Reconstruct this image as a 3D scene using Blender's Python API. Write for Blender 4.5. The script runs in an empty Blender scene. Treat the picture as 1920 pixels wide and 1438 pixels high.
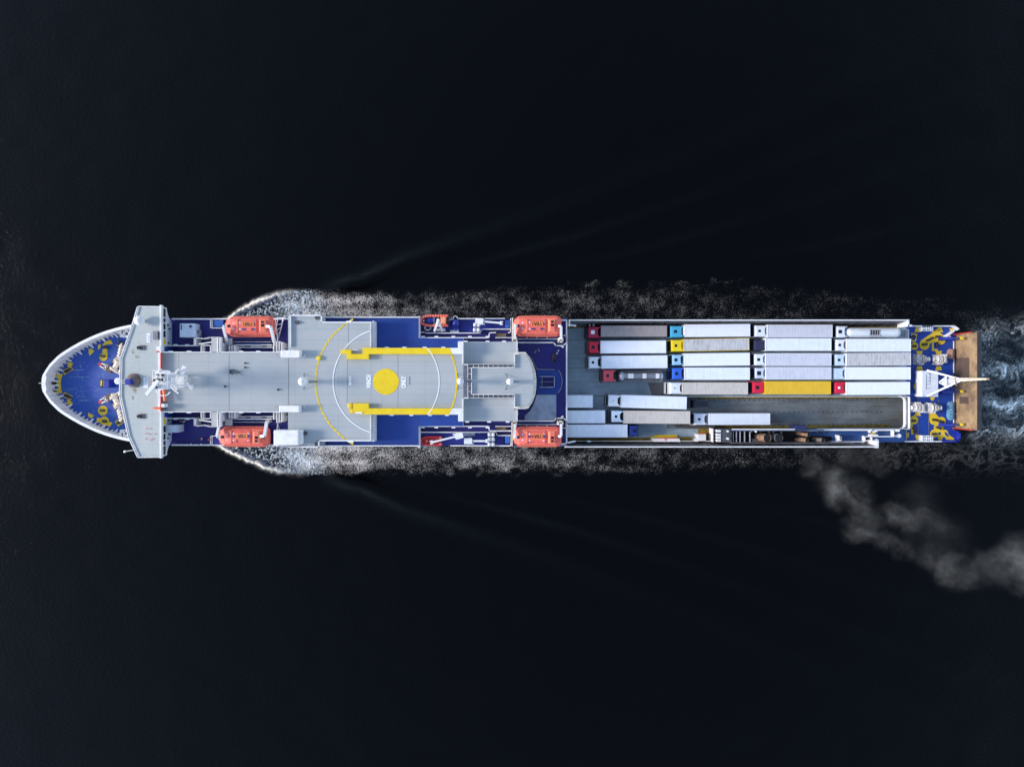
import bpy, bmesh, math, random
import numpy as np
from mathutils import Vector, Matrix
random.seed(7)
R = math.radians
H = 156.0                                    # drone height above the water
def K(z): return 0.75*(H-z)/960.0            # metres per photo pixel at height z
def P(px, py, z):
    k = K(z); return Vector(((px-960)*k, (719-py)*k, z))
sc = bpy.context.scene
COL = sc.collection

def lin(r, g, b):
    f = lambda c: (c/255/12.92) if c/255 <= 0.04045 else ((c/255+0.055)/1.055)**2.4
    return (f(r), f(g), f(b), 1)

# ---------------------------------------------------------------- materials
MATS = {}
def nodes(name):
    m = bpy.data.materials.new(name); m.use_nodes = True
    nt = m.node_tree; nt.nodes.clear()
    out = nt.nodes.new('ShaderNodeOutputMaterial')
    b = nt.nodes.new('ShaderNodeBsdfPrincipled')
    nt.links.new(b.outputs[0], out.inputs[0])
    MATS[name] = m
    return m, nt, b, out
def N(nt, t, **kw):
    n = nt.nodes.new(t)
    for k, v in kw.items():
        if k.startswith('i_'):
            key = k[2:]
            key = int(key) if key.isdigit() else key.replace('_', ' ')
            n.inputs[key].default_value = v
        else: setattr(n, k, v)
    return n
def mth(nt, op, a, b=None, c=None, clamp=False):
    n = nt.nodes.new('ShaderNodeMath'); n.operation = op; n.use_clamp = clamp
    for i, v in enumerate((a, b, c)):
        if v is None: continue
        if isinstance(v, (int, float)): n.inputs[i].default_value = v
        else: nt.links.new(v, n.inputs[i])
    return n.outputs[0]
def mix(nt, fac, a, b):
    n = nt.nodes.new('ShaderNodeMix'); n.data_type = 'RGBA'
    if isinstance(fac, (int, float)): n.inputs[0].default_value = fac
    else: nt.links.new(fac, n.inputs[0])
    for i, v in ((6, a), (7, b)):
        if isinstance(v, tuple): n.inputs[i].default_value = v
        else: nt.links.new(v, n.inputs[i])
    return n.outputs[2]
def ramp(nt, v, lo, hi):
    n = nt.nodes.new('ShaderNodeMapRange'); n.interpolation_type = 'SMOOTHSTEP'
    n.inputs[1].default_value = lo; n.inputs[2].default_value = hi
    nt.links.new(v, n.inputs[0]); return n.outputs[0]
def noise(nt, vec, scale, detail=4, rough=0.6, dist=0.0):
    n = nt.nodes.new('ShaderNodeTexNoise')
    n.inputs['Scale'].default_value = scale; n.inputs['Detail'].default_value = detail
    n.inputs['Roughness'].default_value = rough; n.inputs['Distortion'].default_value = dist
    nt.links.new(vec, n.inputs['Vector']); return n.outputs[0]
def coords(nt, sc_=(1, 1, 1)):
    t = nt.nodes.new('ShaderNodeTexCoord'); mp = nt.nodes.new('ShaderNodeMapping')
    mp.inputs['Scale'].default_value = sc_
    oi = nt.nodes.new('ShaderNodeObjectInfo'); ad = nt.nodes.new('ShaderNodeVectorMath'); ad.operation = 'ADD'
    nt.links.new(t.outputs['Object'], ad.inputs[0]); nt.links.new(oi.outputs['Location'], ad.inputs[1])
    nt.links.new(ad.outputs[0], mp.inputs[0]); return mp.outputs[0]

def paint(name, col, rough=0.55, dark=None, amt=0.5, scale=0.5, streak=None, stamt=0.4, strk=(0.15, 2.5, 1),
          seam=None, seamcol=None, seamamt=0.35, speck=None, speckth=0.72, metal=0.0, bump=0.0, fine=0.0):
    """worn paint: slow patches, directional streaks, plate seams, chips"""
    m, nt, b, out = nodes(name)
    v = coords(nt)
    dark = dark or tuple(c*0.7 for c in col[:3])+(1,)
    c = mix(nt, mth(nt, 'MULTIPLY', ramp(nt, noise(nt, v, scale, 5, 0.65), 0.35, 0.72), amt), col, dark)
    if streak:
        vs = coords(nt, strk)
        c = mix(nt, mth(nt, 'MULTIPLY', ramp(nt, noise(nt, vs, 1.0, 5, 0.7), 0.48, 0.72), stamt), c, streak)
    if fine:
        c = mix(nt, mth(nt, 'MULTIPLY', noise(nt, v, 9, 3, 0.7), fine), c, dark)
    if seam:
        br = N(nt, 'ShaderNodeTexBrick', i_Color1=(0, 0, 0, 1), i_Color2=(0, 0, 0, 1), i_Mortar=(1, 1, 1, 1))
        br.inputs['Scale'].default_value = 1.0; br.inputs['Mortar Size'].default_value = seam[2]
        br.inputs['Brick Width'].default_value = seam[0]; br.inputs['Row Height'].default_value = seam[1]
        br.inputs['Mortar Smooth'].default_value = 0.3
        br.offset = 0.0
        nt.links.new(v, br.inputs['Vector'])
        c = mix(nt, mth(nt, 'MULTIPLY', br.outputs[0], seamamt), c, seamcol or dark)
    if speck:
        c = mix(nt, ramp(nt, noise(nt, v, 2.3, 6, 0.8, 0.4), speckth, speckth+0.04), c, speck)
    nt.links.new(c, b.inputs['Base Color'])
    b.inputs['Roughness'].default_value = rough; b.inputs['Metallic'].default_value = metal
    if bump:
        bp = N(nt, 'ShaderNodeBump'); bp.inputs['Strength'].default_value = bump; bp.inputs['Distance'].default_value = 0.05
        nt.links.new(noise(nt, v, 5, 4, 0.6), bp.inputs['Height']); nt.links.new(bp.outputs[0], b.inputs['Normal'])
    return m

W = paint('white_paint', lin(228, 228, 230), 0.45, lin(170, 172, 180), 0.35, 0.8, lin(150, 130, 110), 0.12)
WC = paint('cream_paint', lin(232, 222, 206), 0.5, lin(186, 166, 146), 0.5, 1.2, lin(120, 80, 50), 0.3)
GRAY = paint('grey_deck_paint', lin(168, 173, 175), 0.62, lin(148, 157, 164), 0.7, 0.12, lin(180, 176, 176), 0.5, (0.05, 0.9, 1),
             seam=(8.2, 2.05, 0.035), seamcol=lin(112, 120, 132), seamamt=0.5, fine=0.3, speck=lin(138, 140, 142), speckth=.70)
GRAYB = paint('bridge_roof_paint', lin(174, 180, 179), 0.6, lin(156, 166, 168), 0.6, 0.2, lin(186, 184, 182), 0.5, (0.4, 0.2, 1),
              seam=(2.6, 1.9, 0.03), seamcol=lin(128, 140, 150), seamamt=0.4, speck=lin(120, 122, 118), speckth=0.74, fine=0.2)
GRAYP = paint('grey_trim_paint', lin(160, 164, 176), 0.55, lin(120, 118, 128), 0.6, 0.9)
BLUE = paint('blue_deck_paint', lin(12, 64, 148), 0.55, lin(16, 42, 126), 0.8, 0.15, lin(34, 62, 130), 0.5, (0.3, 0.3, 1),
             seam=(3.1, 2.1, 0.02), seamcol=lin(44, 70, 140), seamamt=0.4, fine=0.25)
NAVY = paint('navy_deck_paint', lin(30, 26, 118), 0.55, lin(24, 18, 92), 0.8, 0.2, lin(32, 42, 124), 0.5, (0.3, 0.3, 1), fine=0.25)
BLUEBOW = paint('worn_blue_deck_paint', lin(26, 80, 160), 0.5, lin(28, 62, 164), 0.8, 0.12, lin(76, 112, 164), 0.5, (0.3, 1.2, 1),
                speck=lin(150, 172, 205), speckth=0.66, fine=0.3)
BLUESTERN = paint('stern_blue_deck_paint', lin(12, 66, 156), 0.5, lin(18, 50, 142), 0.9, 0.2, lin(40, 66, 120), 0.4, (1.5, 0.2, 1),
                  speck=lin(90, 120, 150), speckth=0.74, fine=0.3)
YEL = paint('yellow_marking', lin(232, 198, 36), 0.55, lin(206, 176, 44), 0.8, 0.9, lin(120, 110, 60), 0.35, (0.6, 0.6, 1), fine=0.2)
YELB = paint('bright_yellow_paint', lin(228, 198, 6), 0.5, lin(206, 170, 14), 0.6, 0.6, lin(214, 196, 60), .4, (.4, 2, 1), fine=.15)
YELDIRT = paint('dirty_yellow_strip', lin(160, 135, 25), 0.7, lin(80, 66, 32), 0.9, 0.9, lin(40, 36, 26), 0.8, (0.5, 3, 1), fine=0.4)
VDECK = paint('vehicle_deck_paint', lin(156, 174, 184), 0.6, lin(128, 146, 160), 0.8, 0.3, lin(96, 108, 116), 0.5, (0.12, 2.2, 1),
              speck=lin(120, 124, 122), speckth=0.74, fine=0.35)
RAMP = paint('ramp_paint', lin(132, 144, 152), 0.65, lin(98, 102, 104), 0.9, 0.2, lin(88, 74, 70), 0.7, (0.06, 1.4, 1), fine=0.35)
SIDEW = paint('grey_bulwark_paint', lin(104, 104, 112), 0.6, lin(72, 66, 68), 0.9, 0.6, lin(86, 66, 58), 0.6, (0.3, 2, 2),
              seam=(2.4, 50, 0.05), seamcol=lin(60, 58, 62), seamamt=0.5, fine=0.5)
BLACK = paint('black_soot', lin(24, 22, 22), 0.8, lin(12, 11, 11), 0.7, 1.0, lin(50, 42, 36), 0.4)
DARK = paint('dark_steel', lin(50, 50, 56), 0.6, lin(28, 28, 32), 0.7, 1.0)
DKRUB = paint('rubber', lin(24, 24, 26), 0.85)
SEMIG = paint('stack_roof_grey', lin(84, 86, 92), 0.6, lin(58, 58, 64), 0.8, 0.5, lin(54, 50, 52), 0.6, (0.2, 3, 1))
PIPE = paint('scorched_pipe', lin(160, 128, 104), 0.55, lin(84, 66, 58), 0.8, 1.3, lin(60, 48, 44), 0.5)
ORG = paint('lifeboat_orange', lin(236, 108, 94), 0.6, lin(206, 86, 78), 0.7, 0.9, lin(240, 140, 124), 0.6, (1, 3, 3), fine=0.25)
ORGL = paint('pale_orange_moulding', lin(238, 160, 118), 0.45, lin(214, 120, 84), 0.5, 0.8)
RED = paint('red_paint', lin(196, 44, 40), 0.45, lin(140, 26, 28), 0.6, 1.2)
TAN = paint('worn_stern_door', lin(164, 138, 104), 0.75, lin(100, 80, 66), 0.95, 0.3, lin(78, 62, 54), 0.85, (1, .5, .9),
            seam=(50, 3.0, 0.02), seamcol=lin(70, 56, 46), seamamt=0.6, speck=lin(190, 166, 130), speckth=0.68, fine=0.4)
TAND = paint('worn_dark_patch', lin(86, 70, 62), 0.75, lin(66, 54, 50), 0.8, 0.6, fine=0.3)
RUST = paint('rust_brown_paint', lin(118, 108, 106), 0.7, lin(84, 72, 70), 0.8, 0.8, lin(120, 84, 50), 0.5)
BROWN = paint('brown_timber', lin(104, 84, 70), 0.7, lin(64, 50, 44), 0.8, 1.0)
ROPE = paint('tan_rope', lin(186, 146, 132), 0.85, lin(120, 88, 80), 0.9, 2.0, fine=0.5, bump=0.6)
ROPEB = paint('pale_blue_rope', lin(120, 166, 196), 0.85, lin(66, 110, 150), 0.9, 2.4, fine=0.5, bump=0.6)
BTARP = paint('blue_tarpaulin', lin(36, 96, 178), 0.5, lin(20, 58, 140), 0.8, 1.5, bump=0.5)
BCAN = paint('dark_blue_paint', lin(28, 44, 150), 0.4, lin(18, 28, 110), 0.6, 1.2)
WHM = paint('white_deck_marking', lin(232, 236, 242), 0.6)
BLKM = paint('black_lettering', lin(50, 30, 26), 0.6)
REDM = paint('red_lettering', lin(150, 24, 14), 0.6)
PANEL = paint('orange_label_panel', lin(236, 128, 74), 0.5)
HULLB = paint('hull_blue_paint', lin(24, 42, 118), 0.35, lin(18, 30, 92), 0.6, 0.2, lin(40, 50, 90), 0.3, (0.4, 0.4, 0.1))
GLASS = paint('dark_glass', lin(20, 24, 32), 0.08)
CHROME = paint('tank_steel', lin(190, 190, 196), 0.28, lin(120, 122, 130), 0.4, 1.0, metal=0.7)
WHTAN = paint('white_tank_paint', lin(216, 224, 230), 0.3, lin(184, 192, 202), 0.5, 0.6)

# ---------------------------------------------------------------- mesh building
NOSPLIT = {'lane_line', 'lashing_points', 'cable_hangers', 'bulwark_brackets', 'sign_lettering', 'small_white_lettering', 'small_dark_lettering', 'mast_fittings', 'roof_lines', 'face', 'ramp_edge_strip', 'windscreen', 'tractor_frame'}
class M:
    def __init__(s): s.v = []; s.f = []; s.mi = []; s.cur = 0
    def add(s, vs, fs):
        o = len(s.v); s.v += [tuple(v) for v in vs]
        s.f += [tuple(i+o for i in f) for f in fs]; s.mi += [s.cur]*len(fs); return s
    def wbox(s, x0, y0, z0, x1, y1, z1, top=0.0):
        t = top
        v = [(x0, y0, z0), (x1, y0, z0), (x1, y1, z0), (x0, y1, z0), (x0+t, y0+t, z1), (x1-t, y0+t, z1), (x1-t, y1-t, z1), (x0+t, y1-t, z1)]
        return s.add(v, [(3, 2, 1, 0), (4, 5, 6, 7), (0, 1, 5, 4), (1, 2, 6, 5), (2, 3, 7, 6), (3, 0, 4, 7)])
    def box(s, x0, y0, x1, y1, z0, z1, top=0.0):      # photo px of the top face
        a = P(x0, y1, z1); b = P(x1, y0, z1)
        return s.wbox(a.x, a.y, z0, b.x, b.y, z1, top)
    def wprism(s, pts, z0, z1):                        # world xy points
        n = len(pts)
        ar = sum(pts[i][0]*pts[(i+1) % n][1]-pts[(i+1) % n][0]*pts[i][1] for i in range(n))
        if ar < 0: pts = pts[::-1]
        v = [(p[0], p[1], z0) for p in pts]+[(p[0], p[1], z1) for p in pts]
        f = [tuple(range(n))[::-1], tuple(range(n, 2*n))]+[(i, (i+1) % n, (i+1) % n+n, i+n) for i in range(n)]
        return s.add(v, f)
    def prism(s, pts, z0, z1, zr=None):
        zr = z1 if zr is None else zr
        return s.wprism([tuple(P(a, b, zr))[:2] for a, b in pts], z0, z1)
    def wall(s, pts, z0, h, t=0.16, closed=False):     # bulwark along photo px polyline (read at its top)
        t = t*1.05; w = [P(a, b, z0+h) for a, b in pts]
        if closed: w.append(w[0])
        for a, b in zip(w, w[1:]):
            d = (b-a).to_2d()
            if d.length < 1e-4: continue
            d.normalize(); n = Vector((-d.y, d.x))*t/2; e = d*t*0.49
            q = [(a.x-e.x+n.x, a.y-e.y+n.y), (b.x+e.x+n.x, b.y+e.y+n.y), (b.x+e.x-n.x, b.y+e.y-n.y), (a.x-e.x-n.x, a.y-e.y-n.y)]
            s.wprism(q, z0, z0+h)
        return s
    def rail(s, pts, z0, h=1.1, r=0.05, step=1.6, closed=False):  # open rail: posts and three bars
        w = [P(a, b, z0+h) for a, b in pts]
        if closed: w.append(w[0])
        for a, b in zip(w, w[1:]):
            for k, rr in ((1.0, r*1.3), (0.66, r*0.6), (0.33, r*0.6)):
                za = Vector((0, 0, -h*(1-k)))
                s.bar(a+za, b+za, rr*2, rr*2)
            n = max(1, int((b-a).length/step))
            for i in range(n+1):
                p = a.lerp(b, i/n)
                s.wbox(p.x-r*.8, p.y-r*.8, z0, p.x+r*.8, p.y+r*.8, z0+h-0.01)
        return s
    def bar(s, a, b, w, h):
        a = Vector(a); b = Vector(b); d = (b-a)
        if d.length < 1e-5: return s
        d.normalize(); up = Vector((0, 0, 1)) if abs(d.z) < 0.95 else Vector((1, 0, 0))
        x = d.cross(up).normalized()*w/2; y = x.cross(d).normalized()*h/2
        v = [a-x-y, a+x-y, a+x+y, a-x+y, b-x-y, b+x-y, b+x+y, b-x+y]
        return s.add(v, [(0, 1, 2, 3), (7, 6, 5, 4), (4, 5, 1, 0), (5, 6, 2, 1), (6, 7, 3, 2), (7, 4, 0, 3)])
    def tube(s, a, b, r, r2=None, n=12, cap=True):
        a = Vector(a); b = Vector(b); d = (b-a).normalized(); r2 = r if r2 is None else r2
        up = Vector((0, 0, 1)) if abs(d.z) < 0.95 else Vector((1, 0, 0))
        x = d.cross(up).normalized(); y = d.cross(x)
        v = []
        for c, rr in ((a, r), (b, r2)):
            v += [c+(x*math.cos(t)+y*math.sin(t))*rr for t in [2*math.pi*i/n for i in range(n)]]
        f = [(i, (i+1) % n, (i+1) % n+n, i+n) for i in range(n)]
        if cap: f += [tuple(range(n))[::-1], tuple(range(n, 2*n))]
        return s.add(v, f)
    def pipe(s, pts, r, n=8):
        for a, b in zip(pts, pts[1:]): s.tube(a, b, r, n=n)
        return s
    def lathe(s, c, prof, n=24, ax='z'):               # prof: (r, h)
        c = Vector(c); v = []; m = len(prof)
        for r, h in prof:
            for i in range(n):
                t = 2*math.pi*i/n
                if ax == 'z': v.append(c+Vector((r*math.cos(t), r*math.sin(t), h)))
                elif ax == 'x': v.append(c+Vector((h, r*math.cos(t), r*math.sin(t))))
                else: v.append(c+Vector((r*math.cos(t), h, r*math.sin(t))))
        f = [(j*n+i, j*n+(i+1) % n, (j+1)*n+(i+1) % n, (j+1)*n+i) for j in range(m-1) for i in range(n)]
        if prof[0][0] > 1e-4: f.append(tuple(range(n))[::-1])
        if prof[-1][0] > 1e-4: f.append(tuple(range((m-1)*n, m*n)))
        return s.add(v, f)
    def disc(s, px, py, rp, z, t=0.012, n=32):         # painted disc (photo px)
        c = P(px, py, z); r = rp*K(z)
        return s.wprism([(c.x+r*math.cos(2*math.pi*i/n), c.y+r*math.sin(2*math.pi*i/n)) for i in range(n)], z-t, z)
    def poly(s, pts, z, t=0.012): return s.prism(pts, z-t, z)
    def arc(s, px, py, rp, wp, z, a0, a1, dash=None, n=90, t=0.012):
        c = P(px, py, z); r0 = (rp-wp/2)*K(z); r1 = (rp+wp/2)*K(z); n = int(n)
        for i in range(n):
            if dash and (i % dash[1]) >= dash[0]: continue
            q0 = R(a0+(a1-a0)*i/n); q1 = R(a0+(a1-a0)*(i+1)/n)
            p = [(c.x+r*math.cos(q), c.y+r*math.sin(q)) for r, q in ((r0, q0), (r1, q0), (r1, q1), (r0, q1))]
            s.wprism(p, z-t, z)
        return s
    def clusters(s):
        n = len(s.v); par = list(range(n))
        def fd(i):
            while par[i] != i: par[i] = par[par[i]]; i = par[i]
            return i
        for f in s.f:
            r0 = fd(f[0])
            for i in f[1:]: par[fd(i)] = r0
        comp = {}
        for i in range(n): comp.setdefault(fd(i), []).append(i)
        cs = list(comp.values())
        if len(cs) > 700: return None
        V = np.array(s.v); bb = [(V[c].min(0)-.05, V[c].max(0)+.05) for c in cs]; p2 = list(range(len(cs)))
        def f2(i):
            while p2[i] != i: p2[i] = p2[p2[i]]; i = p2[i]
            return i
        for i in range(len(cs)):
            for j in range(i+1, len(cs)):
                if (bb[i][0] <= bb[j][1]).all() and (bb[j][0] <= bb[i][1]).all(): p2[f2(i)] = f2(j)
        g = {}
        for i, c in enumerate(cs): g.setdefault(f2(i), []).extend(c)
        return list(g.values())
    def obj(s, name, mat, parent=None, split=True, **kw):
        if split and parent is not None and name not in NOSPLIT and not kw.get('mats'):
            cl = s.clusters()
            if cl and 1 < len(cl) <= 40:
                first = None
                for c in sorted(cl, key=lambda c: -len(c)):
                    mp = {i: k for k, i in enumerate(sorted(c))}; q = M(); q.v = [s.v[i] for i in sorted(c)]
                    q.f = [tuple(mp[i] for i in f) for f in s.f if f[0] in mp]; q.mi = [0]*len(q.f)
                    o = q.obj1(name, mat, parent, **kw); first = first or o
                return first
        return s.obj1(name, mat, parent, **kw)
    def obj1(s, name, mat, parent=None, smooth=False, mats=None, bevel=0.0, fix=True):
        me = bpy.data.meshes.new(name); me.from_pydata(s.v, [], s.f)
        for m_ in (mats or [mat]): me.materials.append(m_)
        if mats: me.polygons.foreach_set('material_index', s.mi)
        if fix:
            bm = bmesh.new(); bm.from_mesh(me); bmesh.ops.recalc_face_normals(bm, faces=bm.faces)
            if bevel:
                bmesh.ops.bevel(bm, geom=bm.edges[:], offset=bevel, segments=2, profile=0.5, affect='EDGES')
            bm.to_mesh(me); bm.free()
        if smooth: me.polygons.foreach_set('use_smooth', [True]*len(me.polygons))
        me.update()
        o = bpy.data.objects.new(name, me); COL.objects.link(o)
        if parent: o.parent = parent
        return o
def tag(o, label=None, cat=None, group=None, kind=None):
    for k, v in (('label', label), ('category', cat), ('group', group), ('kind', kind)):
        if v: o[k] = v
    return o
def thing(name, label, cat, loc=(0, 0, 0), rz=0, group=None):
    o = bpy.data.objects.new(name, None); COL.objects.link(o); o.empty_display_size = 0.5
    o.location = loc; o.rotation_euler = (0, 0, rz)
    return tag(o, label, cat, group)
def text(name, body, c, size, rot, mat, parent, sx=1.0, bold=0.0):
    cu = bpy.data.curves.new(name, 'FONT'); cu.body = body; cu.size = size; cu.align_x = 'CENTER'; cu.align_y = 'CENTER'
    cu.extrude = 0.006; cu.offset = bold
    t = bpy.data.objects.new(name, cu); COL.objects.link(t)
    bpy.context.view_layer.update()
    me = bpy.data.meshes.new_from_object(t.evaluated_get(bpy.context.evaluated_depsgraph_get()))
    bpy.data.objects.remove(t); bpy.data.curves.remove(cu)
    me.transform(Matrix.Translation(Vector(c)) @ Matrix.Rotation(rot, 4, 'Z') @ Matrix.Diagonal((sx, 1, 1, 1)))
    me.materials.clear(); me.materials.append(mat)
    o = bpy.data.objects.new(name, me); COL.objects.link(o); o.parent = parent
    return o
# ================================================================ THE FERRY
F = thing('ferry', 'white, grey and blue ferry with yellow winching circle and lorries on its open aft deck', 'ship')
ZB, ZV = 14.0, 13.0
# ---- hull outline
bow_t = [(79.4, 713.5), (80.7, 705), (85, 696), (93.5, 683.5), (109.5, 667.3), (121, 659.3), (134, 651.2), (150, 642.3), (166, 634.4), (182, 627.5),
         (198, 621.6), (216, 616.2), (232, 612.4), (248, 609.3)]
tip = (79.2, 718.5)
def up(p): return (p[0], p[1])
def dn(p): return (p[0], 1437-p[1])
ZT = 17.5
topw = [P(*p, ZT) for p in bow_t]
outer = [(P(*tip, ZT).x, P(*tip, ZT).y)]+[(v.x, v.y) for v in topw]
yc = outer[0][1]
outer = [(x, y-yc) for x, y in outer]                  # half breadth, port side up
outer += [(-72.5, 12.35), (-66, 12.62), (-40, 12.65), (20, 12.65), (60, 12.4), (92.6, 11.75)]
def wl(x, b):                                          # waterline half breadth: fine entry forward
    t = max(0.0, min(1.0, (x+84)/42.0)); return b*(t**0.75)
def resample(pts, n=90):
    xs = [p[0] for p in pts]; out = []
    x0, x1 = xs[0], xs[-1]
    for i in range(n+1):
        u = i/n; x = x0+(x1-x0)*u**1.7
        for a, b in zip(pts, pts[1:]):
            if a[0] <= x <= b[0]+1e-6:
                t = (x-a[0])/(b[0]-a[0]); out.append((x, a[1]+(b[1]-a[1])*t)); break
    return out
def smooth_tip(pts):
    return [(x, y) for x, y in pts]
HB = resample(outer, 100)
h = M()
lev = [(-1.0, 0.0), (4.0, 0.35), (9.0, 0.75), (12.95, 1.0)]
rows = []
for z, f in lev:
    row = []
    for x, b in HB:
        bb = wl(x, b)*(1-f)+b*f
        xx = x+(1-f)*8*max(0, (-60-x)/36)               # stem raked aft towards the water
        row.append((xx, bb, z))
    rows.append(row)
n = len(HB)
for s_ in (1, -1):
    vs = [(x, b*s_+yc, z) for row in rows for x, b, z in row]
    h.add(vs, [(j*n+i, j*n+i+1, (j+1)*n+i+1, (j+1)*n+i) for j in range(3) for i in range(n-1)])
xe = HB[-1][0]; be = HB[-1][1]
h.add([(xe, be+yc, -1), (xe, -be+yc, -1), (xe, -be+yc, 12.95), (xe, be+yc, 12.95)], [(0, 1, 2, 3)])
h.obj('hull', HULLB, F, smooth=False)
# ---- bow bulwark, double skinned with bracket stiffeners and a capping rail
bw = [p for p in HB if p[0] <= -66.0]
b = M()
def shell(s_, off, z0, z1, flip):
    return [(x+off*(0.8 if i < 3 else 0.25), max(0.0, y-off)*s_+yc, z) for z in (z0, z1) for i, (x, y) in enumerate(bw)]
m_ = len(bw)
for s_ in (1, -1):
    for off in (0.0, 0.14):
        b.add(shell(s_, off, 12.9, ZT, 0), [(i, i+1, m_+i+1, m_+i) for i in range(m_-1)])
b.obj('bow_bulwark', W, F, fix=False)
cap = M()
for s_ in (1, -1):
    o = [(x-0.12*(1 if i < 3 else 0.2), y+0.08, ZT+.06) for i, (x, y) in enumerate(bw)]
    q = [(x+0.5*(1.3 if i < 3 else 0.4), max(0.0, y-0.42), ZT+.06) for i, (x, y) in enumerate(bw)]
    cap.add([(x, y*s_+yc, z) for x, y, z in o+q]+[(x, y*s_+yc, z-.12) for x, y, z in o+q],
            [(i, i+1, m_+i+1, m_+i) for i in range(m_-1)]+[(2*m_+i, 2*m_+i+1, 3*m_+i+1, 3*m_+i) for i in range(m_-1)]
            +[(m_+i, m_+i+1, 3*m_+i+1, 3*m_+i) for i in range(m_-1)]+[(i, i+1, 2*m_+i+1, 2*m_+i) for i in range(m_-1)])
cap.obj('bulwark_rail', W, F)
st = M()
lens = [0.0]
for a, c in zip(bw, bw[1:]): lens.append(lens[-1]+math.hypot(c[0]-a[0], c[1]-a[1]))
def at_len(L):
    for i in range(len(bw)-1):
        if lens[i+1] >= L:
            t = (L-lens[i])/(lens[i+1]-lens[i]); a, c = bw[i], bw[i+1]
            d = Vector((c[0]-a[0], c[1]-a[1])).normalized()
            return Vector((a[0]+(c[0]-a[0])*t, a[1]+(c[1]-a[1])*t)), Vector((d.y, -d.x))
for s_ in (1, -1):
    L = 0.5; k = 0
    while L < 24.5:
        r = at_len(L)
        if r:
            p, nn = r
            if nn.x < 0 and nn.y > 0: nn = -nn
            dep = 1.15 if k % 3 == 0 else .65
            dep *= random.uniform(0.85, 1.1)
            tdir = Vector((-nn.y, nn.x))*(0.07 if k % 3 else 0.12)
            A = p+nn*0.13; B = p+nn*dep; Bt = p+nn*(0.45 if k % 3 == 0 else 0.35)
            vs = []
            for sg in (-1, 1):
                for q, z in ((A, 14.0), (B, 14.0), (A.lerp(B, .45), 14.7), (A+nn*.12, ZT-.5), (A, ZT-.1)):
                    w_ = q+tdir*sg; vs.append((w_.x, w_.y*s_+yc, z))
            st.add(vs, [(0, 1, 2, 3, 4), (9, 8, 7, 6, 5)]+[(i, (i+1) % 5, (i+1) % 5+5, i+5) for i in range(5)])
        L += 0.95; k += 1
# two longitudinal stiffener flats and waterway behind the brackets
st.obj('bulwark_brackets', W, F)
wt = M()
for s_ in (1, -1):
    q0 = [(x+0.5, max(0, y-0.15)) for x, y in bw]; q1 = [(x+.5*(1 if i < 4 else .3), max(0, y-.35)) for i, (x, y) in enumerate(bw)]
    wt.add([(x, y*s_+yc, 14.05) for x, y in q0]+[(x, y*s_+yc, 14.05) for x, y in q1], [(i, i+1, m_+i+1, m_+i) for i in range(m_-1)])
wt.obj('bulwark_waterway', paint('weathered_white', lin(196, 198, 206), 0.55, lin(140, 140, 150), 0.7, 1.4, fine=0.3), F)
# ---- decks
dk = M(); poly = [(x+0.1, (y-0.1)+yc) for x, y in bw[1:]]+[(x+0.1, -(y-0.1)+yc) for x, y in bw[1:]][::-1]
dk.wprism(poly, 13.2, ZB); dk.obj('bow_deck', BLUEBOW, F)

Z = ZB+0.03
mk = M()
for pts in [
    [(105.6, 704), (107.5, 699.8), (117.8, 701.3), (115, 708.8), (114, 720), (115, 730), (117, 737.8), (106, 736.9), (106, 731), (110, 727), (105, 720), (110, 713), (106, 708)],
    [(126, 685), (128, 678), (132, 680), (138, 681), (134, 686), (130, 690)], [(125, 751), (129, 749), (137, 756), (132, 760), (127, 758)],
    [(165.6, 655.3), (171.3, 653), (176.9, 658.6), (167.5, 667.5)], [(183.4, 646.9), (190, 645), (188, 652.5), (184, 656)],
    [(191.9, 646), (201.3, 638.4), (207.8, 637.5), (211.6, 645), (201.3, 646), (192.8, 648.8)],
    [(192, 665), (192.5, 655), (197, 652), (201, 655), (201.5, 668)],
    [(210.6, 679.7), (216.3, 669.8), (220, 674), (215.3, 681.6)],
    [(221, 638.4), (235, 644), (231.3, 648.8), (220, 640.3)], [(216, 646), (218, 646), (232, 654), (230, 656)],
    [(181.6, 782.7), (188, 784), (187, 792.5), (181, 791.6)], [(201.3, 789.6), (211, 792.5), (206, 800), (198.4, 797)],
    [(165.6, 773.3), (176.4, 778.9), (171.3, 784.5), (165.2, 780.3)],
    [(210.6, 757.8), (216.3, 756), (220, 764.4), (215.3, 768)], [(218, 771), (221.9, 770), (229.4, 775.6), (224.7, 782)]]:
    mk.poly(pts, Z)
def framepx(m, pts, z, w=2.4):
    c = (sum(p[0] for p in pts)/4, sum(p[1] for p in pts)/4); n = len(pts)
    def ins(p):
        d = math.hypot(p[0]-c[0], p[1]-c[1]); return (p[0]+(c[0]-p[0])*w*1.35/d, p[1]+(c[1]-p[1])*w*1.35/d)
    for i in range(n):
        a, b_ = pts[i], pts[(i+1) % n]; m.poly([a, b_, ins(b_), ins(a)], z)
framepx(mk, [(116.9, 693.8), (133.8, 687.2), (137.5, 692.8), (120.6, 703.1)], Z)
framepx(mk, [(120.6, 734.8), (136.6, 742.3), (132.8, 750.3), (116, 743.8)], Z)
framepx(mk, [(214.8, 790.2), (230.8, 781.7), (235, 790.6), (221.4, 799.5)], Z, 2.8)
mk.obj('deck_marking', YEL, F)
chips = M(); rc = random.Random(5)
def chip(x, y, s_=1.0): chips.poly([(x, y), (x+.5*s_+rc.random()*.5, y), (x+.5*s_+rc.random()*.5, y+.4+rc.random()*.5), (x, y+.5+rc.random()*.4)], Z+.01+rc.random()*.006, .004)
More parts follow.
